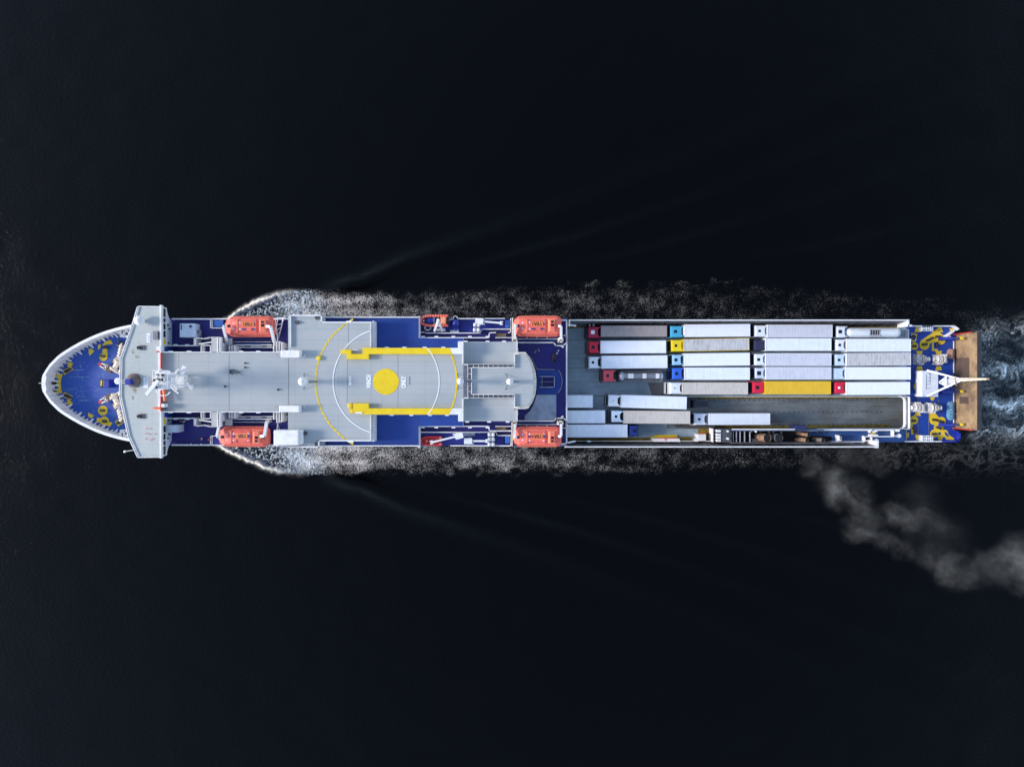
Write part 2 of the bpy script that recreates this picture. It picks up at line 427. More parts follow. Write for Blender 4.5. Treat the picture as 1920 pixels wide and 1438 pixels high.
for cx_, cy_, sx_, sy_, n_ in ((149, 736, 14, 14, 60), (150, 683, 3, 12, 26), (145, 693, 16, 1, 22), (140, 707, 14, 5, 26), (150, 751, 16, 1, 20), (190, 700, 7, 9, 24), (182, 735, 6, 12, 26), (195, 745, 8, 10, 20), (160, 690, 28, 26, 50), (175, 770, 10, 14, 24), (215, 650, 8, 5, 12)):
    for _ in range(int(n_*.7)): chip(rc.gauss(cx_, sx_*.5), rc.gauss(cy_, sy_*.5), rc.choice((.6, 1, 2)))
for x0_, x1_, y_ in ((138, 156, 693.2), (144, 166, 706.5), (150, 168, 750.2), (128, 138, 729.4)):
    x_ = x0_
    while x_ < x1_: chip(x_, y_+rc.uniform(-.3, .3), 2); x_ += rc.uniform(1, 2.4)
chips.obj('paint_chips', paint('bare_primer', lin(170, 190, 215), .6), F, split=False)['kind'] = 'stuff'
mk = M()
for x, y, r in ((193.8, 669.4, 7.5), (192.8, 769.5, 9.3), (195.6, 789.2, 8.5)): mk.disc(x, y, r, Z+.02)
mk.obj('deck_marking', YEL, F)
def bollard(pxs, z, r=0.2, hh=0.6, base=True):
    m = M()
    for x, y in pxs:
        c = P(x, y, z+hh)
        m.lathe((c.x, c.y, z), [(r, 0), (r, hh*.8), (r*1.35, hh*.85), (r*1.35, hh), (0, hh+.03)], 14)
    if base and len(pxs) > 1:
        a = P(*pxs[0], z+.1); c = P(*pxs[1], z+.1); d = (c-a).normalized()*0.6
        m.bar((a-d*.5)+Vector((0, 0, -.02)), (c+d*.5)+Vector((0, 0, -.02)), .42, 0.1)
    return m.obj('bollard', DARK, F)
for q in ([(190, 667.5), (193, 668)], [(195.5, 651.4), (199, 652)], [(189.7, 769.3), (192.7, 769.7)], [(193.6, 789.5), (196.8, 790)],
          [(123, 696.5), (130, 692.5)], [(122.5, 741), (130, 745)], [(221, 793), (228, 788.5)], [(224, 641.5), (230, 644.5)]):
    bollard(q, ZB)
# anchor windlasses and mooring winches under the bridge front
for s_ in (0, 1):
    f = (lambda p: p) if s_ == 0 else (lambda p: (p[0], 1437-p[1]))
    m = M()
    a = P(*f((190, 684)), 15.0); c = P(*f((207, 693)), 15.0)
    d = (c-a).normalized(); nn = Vector((-d.y, d.x, 0))
    m.bar(a+nn*.35, c+nn*.35, 0.22, 0.5); m.bar(a-nn*.35, c-nn*.35, 0.22, 0.5)
    m.bar(a.lerp(c, .45), a.lerp(c, .6), 1.2, 0.5)
    wl_ = thing_parent = m.obj('anchor_chain_track', WC, F)
    m = M(); m.bar(a-d*.5, a+d*.25, 0.5, 0.4); m.obj('chain_stopper', RED, F)
    m = M(); m.bar(c-d*.6+Vector((0, 0, .1)), c+d*.6+Vector((0, 0, .1)), 1.1, .8); m.obj('windlass_gearbox', BROWN, F, bevel=.08)
    e = P(*f((218.5, 684.5)), 15.2); tdir = nn if s_ == 0 else nn
    m = M(); m.tube(e-nn*1.0, e-nn*0.8, .95, n=20); m.tube(e-nn*.8, e+nn*.8, .55, n=20); m.tube(e+nn*.8, e+nn*1.0, .95, n=20)
    m.tube(e+nn*1.0, e+nn*1.8, .4, n=16); m.tube(e+d*1.5-nn*1.0, e+d*1.5+nn*1.2, .55, n=18)
    m.bar(e-nn*1.2-d*.6, e-nn*1.2+d*2.2, .2, 1.2); m.bar(e+nn*1.3-d*.6, e+nn*1.3+d*2.2, .2, 1.2)
    m.obj('anchor_windlass', WC, F)
    m = M()
    for i in range(4):
        q = P(*f((221.5+i*1.3, 667-i*6)), 15.0); m.lathe((q.x, q.y, 14), [(.3, 0), (.2, .5), (.36, .9), (.1, 1.0)], 12); m.bar(q, q+Vector((0.5, .6, .2)), .18, .3)
    m.obj('mooring_gear', WC, F)
m = M(); m.box(193, 711.5, 205, 727, ZB, 15.9, 0.1); wb = m.obj('deck_house', BCAN, F, bevel=.06)
m = M(); m.box(188.6, 713, 191.2, 723.5, 14, 15.0); m.obj('locker', YELB, F)
m = M(); m.box(187.5, 724, 190, 726.5, 14, 14.7); m.box(186, 712, 188, 714.5, 14, 14.6); m.obj('vent', DARK, F)
# fairlead platforms at the break of the bow deck
for s_ in (0, 1):
    f = (lambda y: y) if s_ == 0 else (lambda y: 1438-y)
    m = M(); ys = sorted((f(616), f(633)))
    p4 = [(219, f(624)), (226, f(632.5)), (243, f(633)), (247, f(613)), (232, f(616))]
    m.prism(p4, 14.6, 15.4); m.obj('fairlead_platform', W, F)
    m = M()
    for a in ((228, 620, 230, 626), (232, 618.5, 234, 621), (235, 624, 240, 628), (222, 626.5, 224, 629.5), (232.5, 629, 234, 631), (240, 619, 243, 621)):
        y0, y1 = sorted((f(a[1]), f(a[3]))); m.box(a[0], y0, a[2], y1, 15.35, 15.43)
    m.obj('fairlead_opening', GLASS, F)
m = M(); a = P(73, 718.5, 17.6); c = P(80, 718.5, 17.5); m.tube(a, c, .07); m.obj('jackstaff', W, F)
m = M()
for (x, y) in ((96, 718), (97, 732)): m.box(x-3, y-3, x+3, y+3, 14.1, 14.9)
m.obj('centre_fairlead', DARK, F)

# ---- superstructure bodies (stacked blocks)
def block(name, pts, z0, z1, deck, rim=0.0, body=None, rimt=0.14, dt=0.03):
    m = M(); m.prism(pts, z0, z1-0.02, zr=z1); o = m.obj(name, body or W, F)
    m = M(); m.prism(pts, z1-0.02, z1+dt-0.02, zr=z1)
    m.obj(name.replace('_block', '')+'_deck', deck, F)
    return o
block('promenade_block', [(540, 597.5), (958, 597.5), (958, 835.5), (540, 835.5)], ZV, 21.0, NAVY)
block('forward_promenade_block', [(300, 597.5), (541, 597.5), (541, 835.5), (300, 835.5)], ZV, 23.0, NAVY)
# upper tiers
block('forward_house_block', [(303, 661), (540, 661), (540, 771.5), (303, 771.5)], 23.0, 27.0, GRAY)
block('helideck_block', [(543.5, 591), (603, 591), (603, 604.5), (695.5, 604.5), (695.5, 652), (695.5, 778), (695.5, 826), (597, 826), (597, 838), (540.2, 838), (540.2, 591)], 21.02, 27.0, GRAY)
block('winch_area_block', [(695.7, 652.6), (868.4, 652.6), (868.4, 640.8), (868.5, 790), (859, 790), (859, 777.6), (695.7, 777.6)], 21.02, 27.0, GRAY)
block('side_house_block', [(603.5, 596), (785, 596), (785, 652), (603.5, 652)], 21.01, 24.0, BLUE)
block('side_house_block', [(597.5, 778), (785, 778), (785, 834.5), (597.5, 834.5)], 21.01, 24.0, BLUE)
block('casing_block', [(785.3, 634), (868, 634), (868, 652), (785.3, 652)], 21.03, 24.0, BLUE)
block('casing_block', [(785.3, 778), (868, 778), (868, 799), (785.3, 799)], 21.03, 24.0, BLUE)
block('lounge_roof_block', [(868.8, 640.6), (969.5, 640.6), (969.5, 660.7), (964.5, 660.7), (964.5, 682), (868.8, 682)], 21.02, 25.5, GRAY)
block('lounge_roof_block', [(868.8, 747), (964.5, 747), (964.5, 768.6), (969.5, 768.6), (969.5, 789.8), (868.8, 789.8)], 21.02, 25.5, GRAY)
m = M(); m.prism([(868.8, 682.3), (884, 682.3), (884, 746.7), (868.8, 746.7)], 21.02, 26.2); m.obj('lounge_roof_deck', GRAYP, F)
arc_in = [(965.5, 664.8), (983.7, 664.8), (989, 670), (993.8, 678.9), (998.3, 695), (999.8, 711), (999.3, 730), (997.8, 743.4), (993, 755), (987, 762.5), (965.5, 762.5)]
block('observation_lounge_block', [(884, 689), (965.5, 689)]+arc_in+[(965.5, 739.5), (884, 739.5)], 21.02, 27.0, GRAY)
arc_out = [(965.5, 661.2), (985.5, 661.2), (992, 668), (998.5, 680), (1004, 696), (1005.9, 711), (1005.5, 728), (1003.6, 741.4), (998, 755), (990, 766), (965.5, 766)]
m = M(); m.prism(arc_out, 21.02, 26.6); m.obj('curved_glass_front', WC, F)
m = M(); m.box(884.2, 682.6, 964.8, 688.8, 21.02, 26.0); m.box(884.2, 739.8, 964.8, 746.4, 21.02, 26.0); m.obj('service_trough', GRAYP, F)
m = M()
m.wall([(884, 689), (965, 689), (965, 661), (985.5, 661)], 27.03, .5, .12); m.wall([(884, 739.5), (965, 739.5), (965, 766), (985.5, 766)], 27.03, .5, .12)
m.wall([(884, 689), (884, 711)], 27.03, .5, .12); m.wall([(884, 717), (884, 739.5)], 27.03, .5, .12)
m.wall([(877, 683), (963, 683)], 26.1, 1, .08); m.wall([(877, 746), (963, 746)], 26.1, 1, .08); m.wall([(877, 683), (877, 711)], 26.1, 1, .08); m.wall([(877, 717), (877, 746)], 26.1, 1, .08)
m.wall([(867.8, 641), (867.8, 683.5), (877, 683.5)], 27.0, .35, .16); m.wall([(867.8, 789.5), (867.8, 746.3), (877, 746.3)], 27.0, .35, .16)
for i in range(9):
    x = 888+i*9.2; m.wall([(x, 683), (x, 688.6)], 26.1, .9, .06); m.wall([(x, 740), (x, 746)], 26.1, .9, .06)
for i in range(5):
    y = 690+i*11; m.wall([(877, y), (883.6, y)], 26.3, .8, .06)
m.obj('lounge_roof_rail', W, F)
# ---- aft passenger deck, an overhanging slab on the boat deck side walls
m = M(); m.box(958.2, 597.5, 1063, 836.5, 18.6, 19.98); m.obj('aft_deck_slab', W, F)
m = M(); m.box(958.4, 597.7, 1062.8, 836.3, 19.98, 20.0); m.obj('aft_deck', NAVY, F)
m = M()
a = P(958.2, 597.5, 19.98); c = P(1063, 836.5, 19.98)
m.wbox(a.x, a.y-.5, ZV, c.x-.4, a.y-.02, 18.6); m.wbox(a.x, c.y+.02, ZV, c.x-.4, c.y+.5, 18.6); m.obj('aft_deck_side_wall', W, F)
m = M(); m.wall([(1062.6, 602), (1062.6, 832), (1053, 833)], 20, 1.1, .22); m.wall([(1053, 600.5), (1062.6, 600.5)], 20, 1.1, .2)
m.wall([(970, 642.3), (1038, 642.3), (1043, 648), (1056, 648), (1062, 643)], 20, 1.2, .2)
m.wall([(970, 789.3), (1039, 789.3), (1043, 784.5), (1056, 784), (1063, 789)], 20, 1.2, .2)
m.wall([(969.5, 635.5), (1049, 635.5)], 20, 1.0, .1); m.wall([(969.5, 796), (1046, 796)], 20, 1.0, .1)
for y0, y1 in ((632, 635), (796, 799)):
    for x in (988, 1007, 1026): m.wall([(x, y0), (x, y1)], 20, 1, .12)
m.obj('aft_deck_bulwark', W, F)
m = M(); m.poly([(970, 636.3), (1049, 636.3), (1061, 646), (1044, 646), (1039, 641.5), (970, 641.5)], 20.06, .05)
m.poly([(970, 790), (1039, 790), (1044, 786), (1061, 788), (1048, 795.4), (970, 795.4)], 20.06, .05); m.obj('boat_walkway', BLUE, F)
m = M(); m.prism([(1007, 693), (1038, 693), (1046, 697), (1051, 707), (1052.5, 716), (1050, 728), (1045, 739), (1007, 739)], 20.0, 20.12); m.obj('raised_deck_patch', BLUE, F)
m = M(); m.arc(1019, 715, 35, 1.1, 20.16, -38, 38, n=24); m.wall([(985, 665), (997, 672), (1007, 692.5), (1040, 693)], 20.1, .3, .09); m.obj('curved_marking', GRAYP, F)
m = M(); m.wall([(1012.5, 706), (1039.5, 706), (1039.5, 726), (1012.5, 726)], 20.12, .9, .13, closed=False); m.wall([(1013, 716), (1037, 716)], 20.12, .6, .06); m.wall([(1016.5, 706), (1016.5, 726)], 20.12, .6, .06)
m.obj('stair_rail', GRAYP, F)
m = M(); m.box(1018, 708, 1037, 724, 20.12, 20.16); m.obj('stair_opening', NAVY, F)
m = M(); m.prism([(1006.5, 740), (1043, 740), (1043, 787.5), (984, 787.5), (984, 779), (994, 771), (1001, 757)], 20.0, 20.3); m.obj('grey_roof_patch', paint('patched_grey_roof', lin(150, 164, 186), .6, lin(110, 122, 142), .7, .7, lin(96, 104, 116), .4, (1, 1, 1), seam=(1.3, 50, .03), seamcol=lin(126, 138, 158)), F)
# ---- bridge
BR = [(258, 576), (300, 576), (300, 855.5), (258, 856), (241, 816), (227.5, 742), (227.5, 672), (248, 608)]
m = M(); m.prism(BR, 25.2, 27.58, zr=27.6); br = m.obj('bridge', W, F)
m = M(); m.prism(BR, 27.58, 27.6); m.obj('bridge_roof', GRAYB, br)
m = M()
front = [(300, 575), (257.6, 574.5), (246.8, 610.7), (225.2, 672), (223.5, 743), (240, 819), (257.6, 857.5), (300, 857)]
m.wall(front, 27.5, .35, .14)
fr2 = [(259.8, 577), (249.6, 611.5), (228.5, 672), (227, 743), (243, 818), (259.8, 855)]
m.wall(fr2, 27.6, .22, .08)
m.obj('bridge_roof_rail', W, F)
m = M(); m.prism([(298, 576), (258.2, 575.5), (247.4, 611), (226, 672), (224.3, 743), (240.6, 818), (258.2, 856.5), (298, 856)], 27.1, 27.3, zr=27.7); m.obj('bridge_gutter', GRAYP, F)
m = M(); m.box(299.3, 572, 302.2, 661, 27.2, 28.0); m.box(299.3, 771, 302.2, 859, 27.2, 28.0); m.box(296, 661, 300.5, 771, 27.6, 27.85)
m.obj('wing_beam', W, F)
wx = P(300, 0, 27.6).x
m = M(); m.prism([(248, 610), (303, 603), (303, 829), (243, 822), (233, 742), (233, 672)], ZV+.05, 25.2); m.obj('bridge_front_block', W, F)
PG = paint('pale_grey_plate', lin(196, 206, 222), .55, lin(164, 174, 194), .6, .8, fine=.2)
for s_ in (0, 1):
    f = (lambda y: y) if s_ == 0 else (lambda y: 1431-y)
    ypx = lambda y: P(0, f(y), 27.0).y
    def wy(m, xo, ya_, yb_, z0, z1, th=.06):
        u, v_ = sorted((ypx(ya_), ypx(yb_))); m.wbox(wx+xo, u, z0, wx+xo+th, v_, z1)
    m = M(); wy(m, .0, 577, 661, 25.2, 27.55, .05); m.obj('wing_aft_bulkhead', PG, F)
    for ya_, yb_ in ((578, 594), (596, 604), (606, 617), (620, 632)):
        m = M(); wy(m, .05, ya_, yb_, 25.75, 26.85, .03); m.obj('wing_window', GLASS, F)
    m = M(); wy(m, .05, 635, 645.5, 25.8, 26.8, .1); m.obj('wing_locker', YEL, F)
    m = M(); wy(m, .03, 577, 648, 25.45, 25.7, .2); wy(m, .03, 577, 661, 26.9, 27.2, .12)
    for y in (576.6, 595, 605, 618.5, 633.5, 647): wy(m, .03, y-.9, y+.9, 25.6, 27.0, .18)
    m.obj('wing_frame', W, F)
    m = M(); q = [(ypx(578), 25.2), (ypx(649), 25.2), (ypx(649), 23.0), (ypx(603), 23.0), (ypx(592), 24.3)]
    m.add([(wx-.02, y, z) for y, z in q]+[(wx-1.5, y, z) for y, z in q], [(0, 1, 2, 3, 4), (9, 8, 7, 6, 5)]+[(i_, (i_+1) % 5, (i_+1) % 5+5, i_+5) for i_ in range(5)]); m.obj('wing_support', PG, F)
    m = M()
    for y, z in ((606, 24.6), (640, 24.4), (613, 24.1)): wy(m, .0, y, y+3, z, z+.35, .2)
    m.obj('vent', DARK, F)
m = M(); m.box(300.6, 661.5, 302.4, 771, 27.6, 28); m.obj('red_pipe', RED, F)
m = M(); c = P(307, 731, 28.1); d = P(309.5, 752, 28.1); m.tube(c, d, .28, .22); c = P(288.5, 765, 28.6); d = P(301, 765.5, 28.6); m.tube(c, d, .22); m.obj('ventilation_duct', paint('orange_paint', lin(240, 110, 60), .4), F)
m = M(); m.box(302.5, 757, 308.5, 764, 27.1, 28.5); m.obj('locker', W, F, bevel=.05)
m = M(); m.box(302, 755.5, 310.5, 765.5, 27.05, 27.5); m.obj('locker_base', DARK, F)
m = M(); m.box(286.6, 621, 295.5, 636.7, 27.6, 28.2); m.obj('hatch', DARK if 0 else paint('hatch_grey', lin(122, 118, 128), .6, lin(92, 92, 98), .8, 1.2), F)
for x, y, in ((262, 652), (262, 780.5)):
    m = M(); c = P(x+1.5, y, 27.9); m.lathe((c.x-.35, c.y, 27.6), [(.34, 0), (.34, .45), (.22, .5), (.2, .42), (0, .42)], 16); m.obj('roof_vent', DARK, F); m = M(); m.wbox(c.x-.1, c.y-.45, 27.6, c.x+.7, c.y+.45, 27.8); m.obj('vent_base', SEMIG, F)
for x, y, w_, h_ in ((278.6, 633.5, 7, 17.5), (273.4, 717.5, 9, 20)):
    m = M(); m.box(x-w_/2, y-h_/2, x+w_/2, y+h_/2, 27.6, 27.65); sp = m.obj('sign_plate', WHM, F)
    m = M()
    rows_ = ([(-1.2, -6, 4), (-1.2, -.5, 3.5), (-1.2, 4.5, 2.5), (1.8, -4, 4.5), (1.8, 2.5, 4)] if w_ < 8 else [(.2, -8, 2), (.2, -3, 1.6), (.2, 2, 1.2), (1.6, -8, 2), (1.6, -3, 1.6)])
    for dx, dy, l_ in rows_: m.box(x+dx-.6, y+dy, x+dx+.6, y+dy+l_, 27.65, 27.67)
    m.obj('sign_lettering', GRAYP, sp)
m = M(); c = P(261, 601, 28.9); m.lathe((c.x, c.y, 27.6), [(.3, 0), (.35, .6), (.8, .75), (.95, 1.1), (.9, 1.5), (.6, 1.85), (0, 2.0)], 20); m.obj('satellite_dome', W, F, smooth=True)
m = M(); c = P(293.5, 657.5, 28.1); m.lathe((c.x, c.y, 27.6), [(.25, 0), (.25, .5), (0, .6)], 10); m.obj('beacon', RED, F)
m = M(); c = P(298, 654, 28.4); m.wbox(c.x-.4, c.y-.4, 27.6, c.x+.4, c.y+.4, 28.6); m.obj('searchlight', W, F)
m = M(); a = P(234, 846.5, 27.5); c = P(256, 843, 27.5); m.tube(a, c, .06); m.lathe(a-Vector((0, 0, .15)), [(.2, 0), (.22, .25), (0, .3)], 10); m.obj('boom_arm', W, F)
# foremast turret on the bridge roof
c = P(246, 713.5, 28.6); 
m = M(); m.lathe((c.x, c.y, 27.6), [(1.35, 0), (1.35, .25), (1.1, .3), (1.1, .6), (.88, .65), (.88, .95), (.65, 1.0), (.6, 1.5), (.3, 1.6), (.25, 2)], 28); fm = m.obj('foremast_foot', RUST, F)
m = M(); a = P(239, 716, 30.1); m.wbox(a.x-.45, a.y-.55, 28.8, a.x+.45, a.y+.55, 30.1); m.obj('foremast_lantern_box', BCAN, fm)
m = M(); a = P(219, 714.5, 29.6); m.lathe((a.x, a.y, 29.3), [(.6, 0), (.6, .12), (.0, .13)], 20); t_ = P(238, 716, 29.4)
m.tube(a, t_+Vector((0, .35, 0)), .07); m.tube(a, t_-Vector((0, .35, 0)), .07); m.obj('foremast_platform', W, fm)
# ---- main radar mast
mm = M(); base = P(336, 714, 27.03); top = Vector((base.x+.4, base.y+.2, 36.0))
bs = [base+Vector(v) for v in ((-1.4, -1.3, 0), (-1.4, 1.3, 0), (1.6, 1.0, 0), (1.6, -1.0, 0))]
ts = [top+Vector(v) for v in ((-.7, -.7, 0), (-.7, .7, 0), (.7, .5, 0), (.7, -.5, 0))]
for a, c in zip(bs, ts): mm.bar(a, c, .2, .2)
for k in range(6):
    t0, t1 = k/6, (k+1)/6
    for i in range(4):
        j = (i+1) % 4
        mm.bar(bs[i].lerp(ts[i], t1), bs[j].lerp(ts[j], t1), .09, .09); mm.bar(bs[i].lerp(ts[i], t0), bs[j].lerp(ts[j], t1), .07, .07)
mast = mm.obj('radar_mast', W, F)
def platform(px, py, z, w, d, n=3):
    m = M(); c = P(px, py, z); m.wbox(c.x-w/2, c.y-d/2, z-.12, c.x+w/2, c.y+d/2, z)
    for sx in (-1, 1):
        m.bar((c.x+sx*w/2, c.y-d/2, z+.9), (c.x+sx*w/2, c.y+d/2, z+.9), .07, .07); m.bar((c.x-w/2, c.y+sx*d/2, z+.9), (c.x+w/2, c.y+sx*d/2, z+.9), .07, .07)
        for sy in (-1, 1): m.bar((c.x+sx*w/2, c.y+sy*d/2, z), (c.x+sx*w/2, c.y+sy*d/2, z+.9), .07, .07)
    return m.obj('mast_platform', W, mast)
platform(335.5, 715, 29.2, 2.0, 2.3); platform(305, 712, 36.1, 2.6, 3.2); platform(316, 713, 33.0, 2.4, 2.8)
def scanner(a, b_, z, w):
    p = P(*a, z); q = P(*b_, z); m = M(); m.bar(p, q, w, .38); c = (p+q)/2
    m.lathe((c.x, c.y, z-1.0), [(.3, 0), (.3, .8)], 12); return m.obj('radar_scanner', W, mast, bevel=.05)
scanner((275, 740), (297, 713), 37.2, .62); scanner((340.6, 702.5), (347, 686.5), 30.5, .75); scanner((350.5, 718), (361, 730), 29.8, .35)
m = M()
for (x, y), (u, v_), z in (((323, 703), (336, 692), 31), ((321, 727), (335, 738), 31), ((327, 703), (331, 699), 31.4), ((328, 727), (332, 731), 31.2), ((312, 700), (330, 705), 33), ((300, 731), (322, 724), 33), ((344, 706), (344.5, 725), 29.3)):
    m.bar(P(x, y, z), P(u, v_, z+.1), .2, .16)
m.obj('mast_yard', W, mast)
m = M()
for i in range(26):
    x = 290+random.random()*26; y = 692+random.random()*34; z = 34+random.random()*3
    c = P(x, y, z); m.lathe(c, [(.16, 0), (.2, .3), (.05, .5)], 8)
    m.bar(c, (top.x-.2, top.y, z-.2), .09, .09)
m.obj('mast_fittings', W, mast)
m = M()
for x, y in ((297, 703.5), (306, 703.5), (297.5, 711.5), (306, 711.5), (290.5, 713), (293.5, 726)):
    c = P(x, y, 36.4); m.lathe(c, [(.22, 0), (.25, .35), (0, .4)], 10)
m.obj('signal_lamp', DARK, mast)
m = M(); c = P(289.5, 707, 35); m.arc(289.5, 707, 3.4, 1.3, 35.0, 0, 360, n=20, t=.3); m.arc(306, 728, 14, 1.6, 31.0, 190, 330, n=14, t=.3); m.obj('mast_ring', W, mast)
m = M(); m.disc(287, 716, 9.5, 30.04, n=28); m.obj('painted_mast_shadow', paint('stained_plate', lin(160, 158, 160), .6, lin(120, 116, 116), .8, 1.5), F)  # flat darker disc, the mast's shadow put into its mottled colour

# ---- forward side decks
for s_ in (0, 1):
    f = (lambda y: y) if s_ == 0 else (lambda y: 1432.5-y)
    dx = 0 if s_ == 0 else 0
    g = lambda pts: [(x, f(y)) for x, y in pts]
    m = M()
    m.wall(g([(323, 598), (541, 598)]), 23, 1.1, .2)
    m.wall(g([(312, 648), (366.5, 648), (366.5, 634)]), 23, 2.4, .14); m.wall(g([(364, 646), (364, 634), (375, 634), (381, 635.5), (394, 632.5), (411, 632.5)]), 23, 2.4, .14)
    m.wall(g([(307, 660.3), (395, 660.3)]), 27, .9, .12); m.wall(g([(411, 660.3), (539, 660.3)]), 27, .9, .14)
    m.wall(g([(377, 660), (377, 647.5), (394.5, 647.5), (394.5, 660)]), 25, 1, .14); m.wall(g([(380.5, 660), (380.5, 648)]), 25, 1, .06)
    m.wall(g([(374, 645), (396, 641.5)]), 25, .9, .2)
    m.wall(g([(394.5, 598), (394.5, 615), (418, 615)]), 23, 1.1, .12); m.wall(g([(397.5, 598), (397.5, 614)]), 23, 1.1, .08)
    m.wall(g([(428, 646.8), (508, 646.8)]), 23.1, 1.3, .2); m.wall(g([(440, 651.5), (545, 651.5)]), 23.1, 1.3, .12)
    m.wall(g([(434, 641), (506, 641)]), 23.1, 1.1, .08)
    m.obj('promenade_bulwark', W, F)
    m = M(); ys = sorted((f(632), f(661))); m.box(396.5, ys[0], 410.5, ys[1], 23.02, 26.9); m.obj('connecting_walkway', paint('cream_grey', lin(176, 176, 178), .6, lin(150, 152, 156), .6, .8), F)
    m = M()
    for x in (407, 411.2): m.box(x, ys[0], x+1.6, ys[1], 26.9, 27.9)
    for x, yy in ((417, 643), (429, 648), (434, 648), (438.5, 648), (512, 646), (518, 640), (522.5, 640), (527, 642)):
        y2 = sorted((f(yy), f(660))); m.box(x, y2[0], x+1.4, y2[1], 23.02, 26.3)
    for yy in (594, 606, 618, 630):
        pass
    m.obj('davit_frame_wall', W if s_ else W, F)
    m = M(); y2 = sorted((f(634.5), f(646))); m.box(422, y2[0], 435, y2[1], 25, 25.4); y2 = sorted((f(646), f(657))); m.box(421, y2[0], 436, y2[1], 23, 24.8); m.obj('davit_machinery', GRAYP, F)
    m = M()
    for i in range(4):
        y2 = f(636+i*3.2); m.wall([(423, y2), (434, y2)], 25.4, .2, .08); m.wall([(424+i*3, f(635)), (424+i*3, f(646))], 25.4, .2, .08)
    m.obj('machinery_guard', W, F)
    m = M(); m.poly(g([(430, 641.8), (507, 641.8), (507, 646), (430, 646)]), 23.3, .28); m.obj('boat_walkway', BLUE, F)
    m = M(); y2 = sorted((f(648.6), f(651))); m.box(470, y2[0], 489, y2[1], 23, 23.8)
    for x in (451, 500): m.box(x, y2[0], x+8, y2[1], 23, 23.6)
    for x in (325, 347): y3 = sorted((f(645.5), f(647.6))); m.box(x, y3[0], x+7, y3[1], 24.2, 24.6)
    for x in (315, 350, 448, 480): y3 = sorted((f(657.8), f(660))); m.box(x, y3[0], x+7, y3[1], 26.2, 26.7)
    m.obj('floodlight', WHM, F)
    m = M(); y2 = sorted((f(599.5), f(613))); m.box(400, y2[0], 419, y2[1], 23, 23.9); m.obj('embarkation_cover', BTARP if s_ == 0 else BCAN, F, bevel=.08)
    m = M(); y2 = sorted((f(650.5), f(659))); m.box(306, y2[0], 311, y2[1], 23, 26); m.obj('stairwell_cover', BLUE, F)
    # steep ladder and its stringers between boat and helideck
    m = M(); a0 = P(516, f(597), 25.5); a1 = P(521, f(640), 23.4); b0 = P(531, f(597), 25.5); b1 = P(524, f(628), 23.4)
    m.bar(a0, a1, .16, .2); m.bar(b0, b1, .16, .2); c0 = P(521.5, f(597), 25.5); c1 = P(515.5, f(622), 25.5); m.bar(c0, c1, .1, .1)
    for t in (.05, .3, .52, .74, .95): m.bar(a0.lerp(a1, t), b0.lerp(b1, t), .12, .08)
    m.bar(P(513, f(598), 25.5), P(534, f(596), 25.5), .2, .2)
    m.obj('boarding_ladder', W, F)
m = M(); m.box(336.5, 606.5, 366, 632.5, 23.0, 25.2); m.obj('air_conditioning_house', paint('pale_blue_grey_paint', lin(196, 208, 222), .5, lin(160, 172, 188), .5, .9), F, bevel=.12)
m = M(); m.box(366.3, 618, 373, 631, 23.0, 24.2); m.obj('air_conditioning_unit', GRAYP, F)
m = M(); m.box(339, 608, 340.8, 618, 25.2, 25.24); c = P(369.5, 622, 24.3); m.lathe((c.x, c.y, 24.2), [(.3, 0), (.3, .15), (0, .16)], 12); c = P(357, 612, 25.3); m.lathe((c.x, c.y, 25.2), [(.25, 0), (.25, .15), (0, .16)], 12); m.obj('vent', DARK, F)
m = M(); m.box(312, 797, 331.5, 811, 23.02, 25.9); m.obj('wing_stair_house', paint('pale_stair_house', lin(186, 198, 216), .5), F)
# items on the long grey roof
m = M(); 
for (x, y, r_) in ((421.5, 724.5, 2.1), (459, 681, 1.9), (459, 689, 2.0), (521, 730.5, 2.1)):
    c = P(x, y, 27.3); m.lathe((c.x, c.y, 27), [(r_*.09, 0), (r_*.09, .3), (r_*.07, .35)], 14)
m.obj('roof_vent', DARK, F)
m = M(); m.arc(434, 697, 4.0, 1.5, 27.4, 20, 290, n=14, t=.35); m.box(438, 696.5, 447, 699.5, 27.03, 27.35); m.bar(P(447, 697, 27.3), P(457, 693, 27.3), .07, .07); m.bar(P(447, 699, 27.3), P(456, 704.5, 27.3), .07, .07); m.obj('wire_coil_stand', SEMIG, F)
for x, y in ((556.5, 604.5), (594, 596), (572, 812.5), (593.5, 832.5)):
    m = M(); m.arc(x, y, 3.1, 1.2, 27.3, 20, 330, n=14, t=.25); c = P(x+2, y, 27.3); m.lathe((c.x, c.y, 27), [(.2, 0), (.2, .5), (0, .55)], 10); m.obj('roof_vent', SEMIG, F)
for x, y, w_, h_ in ((526, 656.5, 36, 14), (523, 760.5, 38, 12.5)):
    m = M(); m.box(x, y, x+w_, y+h_, 27.0, 28.6); m.obj('roof_locker', W, F, bevel=.12)
    m = M(); yy = y+h_ if y < 700 else y; m.pipe([P(x+w_, yy-1, 28.3), P(x+w_+9, yy-1, 28.3), P(x+w_+11, yy-5 if y < 700 else yy+4, 28.3)], .08)
    m.box(x-7, y+1 if y < 700 else y+1, x-.5, y+h_-1, 27.03, 27.3); m.obj('crane_hook', GRAYP, F)
m = M(); m.box(513, 806.5, 559, 834.5, 27.0, 29.2); m.box(559.2, 806.5, 565, 833.5, 27.0, 28.6); m.obj('equipment_container', W, F, bevel=.1)
m = M(); m.box(522, 834.8, 565, 837.6, 27.0, 27.5); m.obj('container_walkway', GRAYP, F)
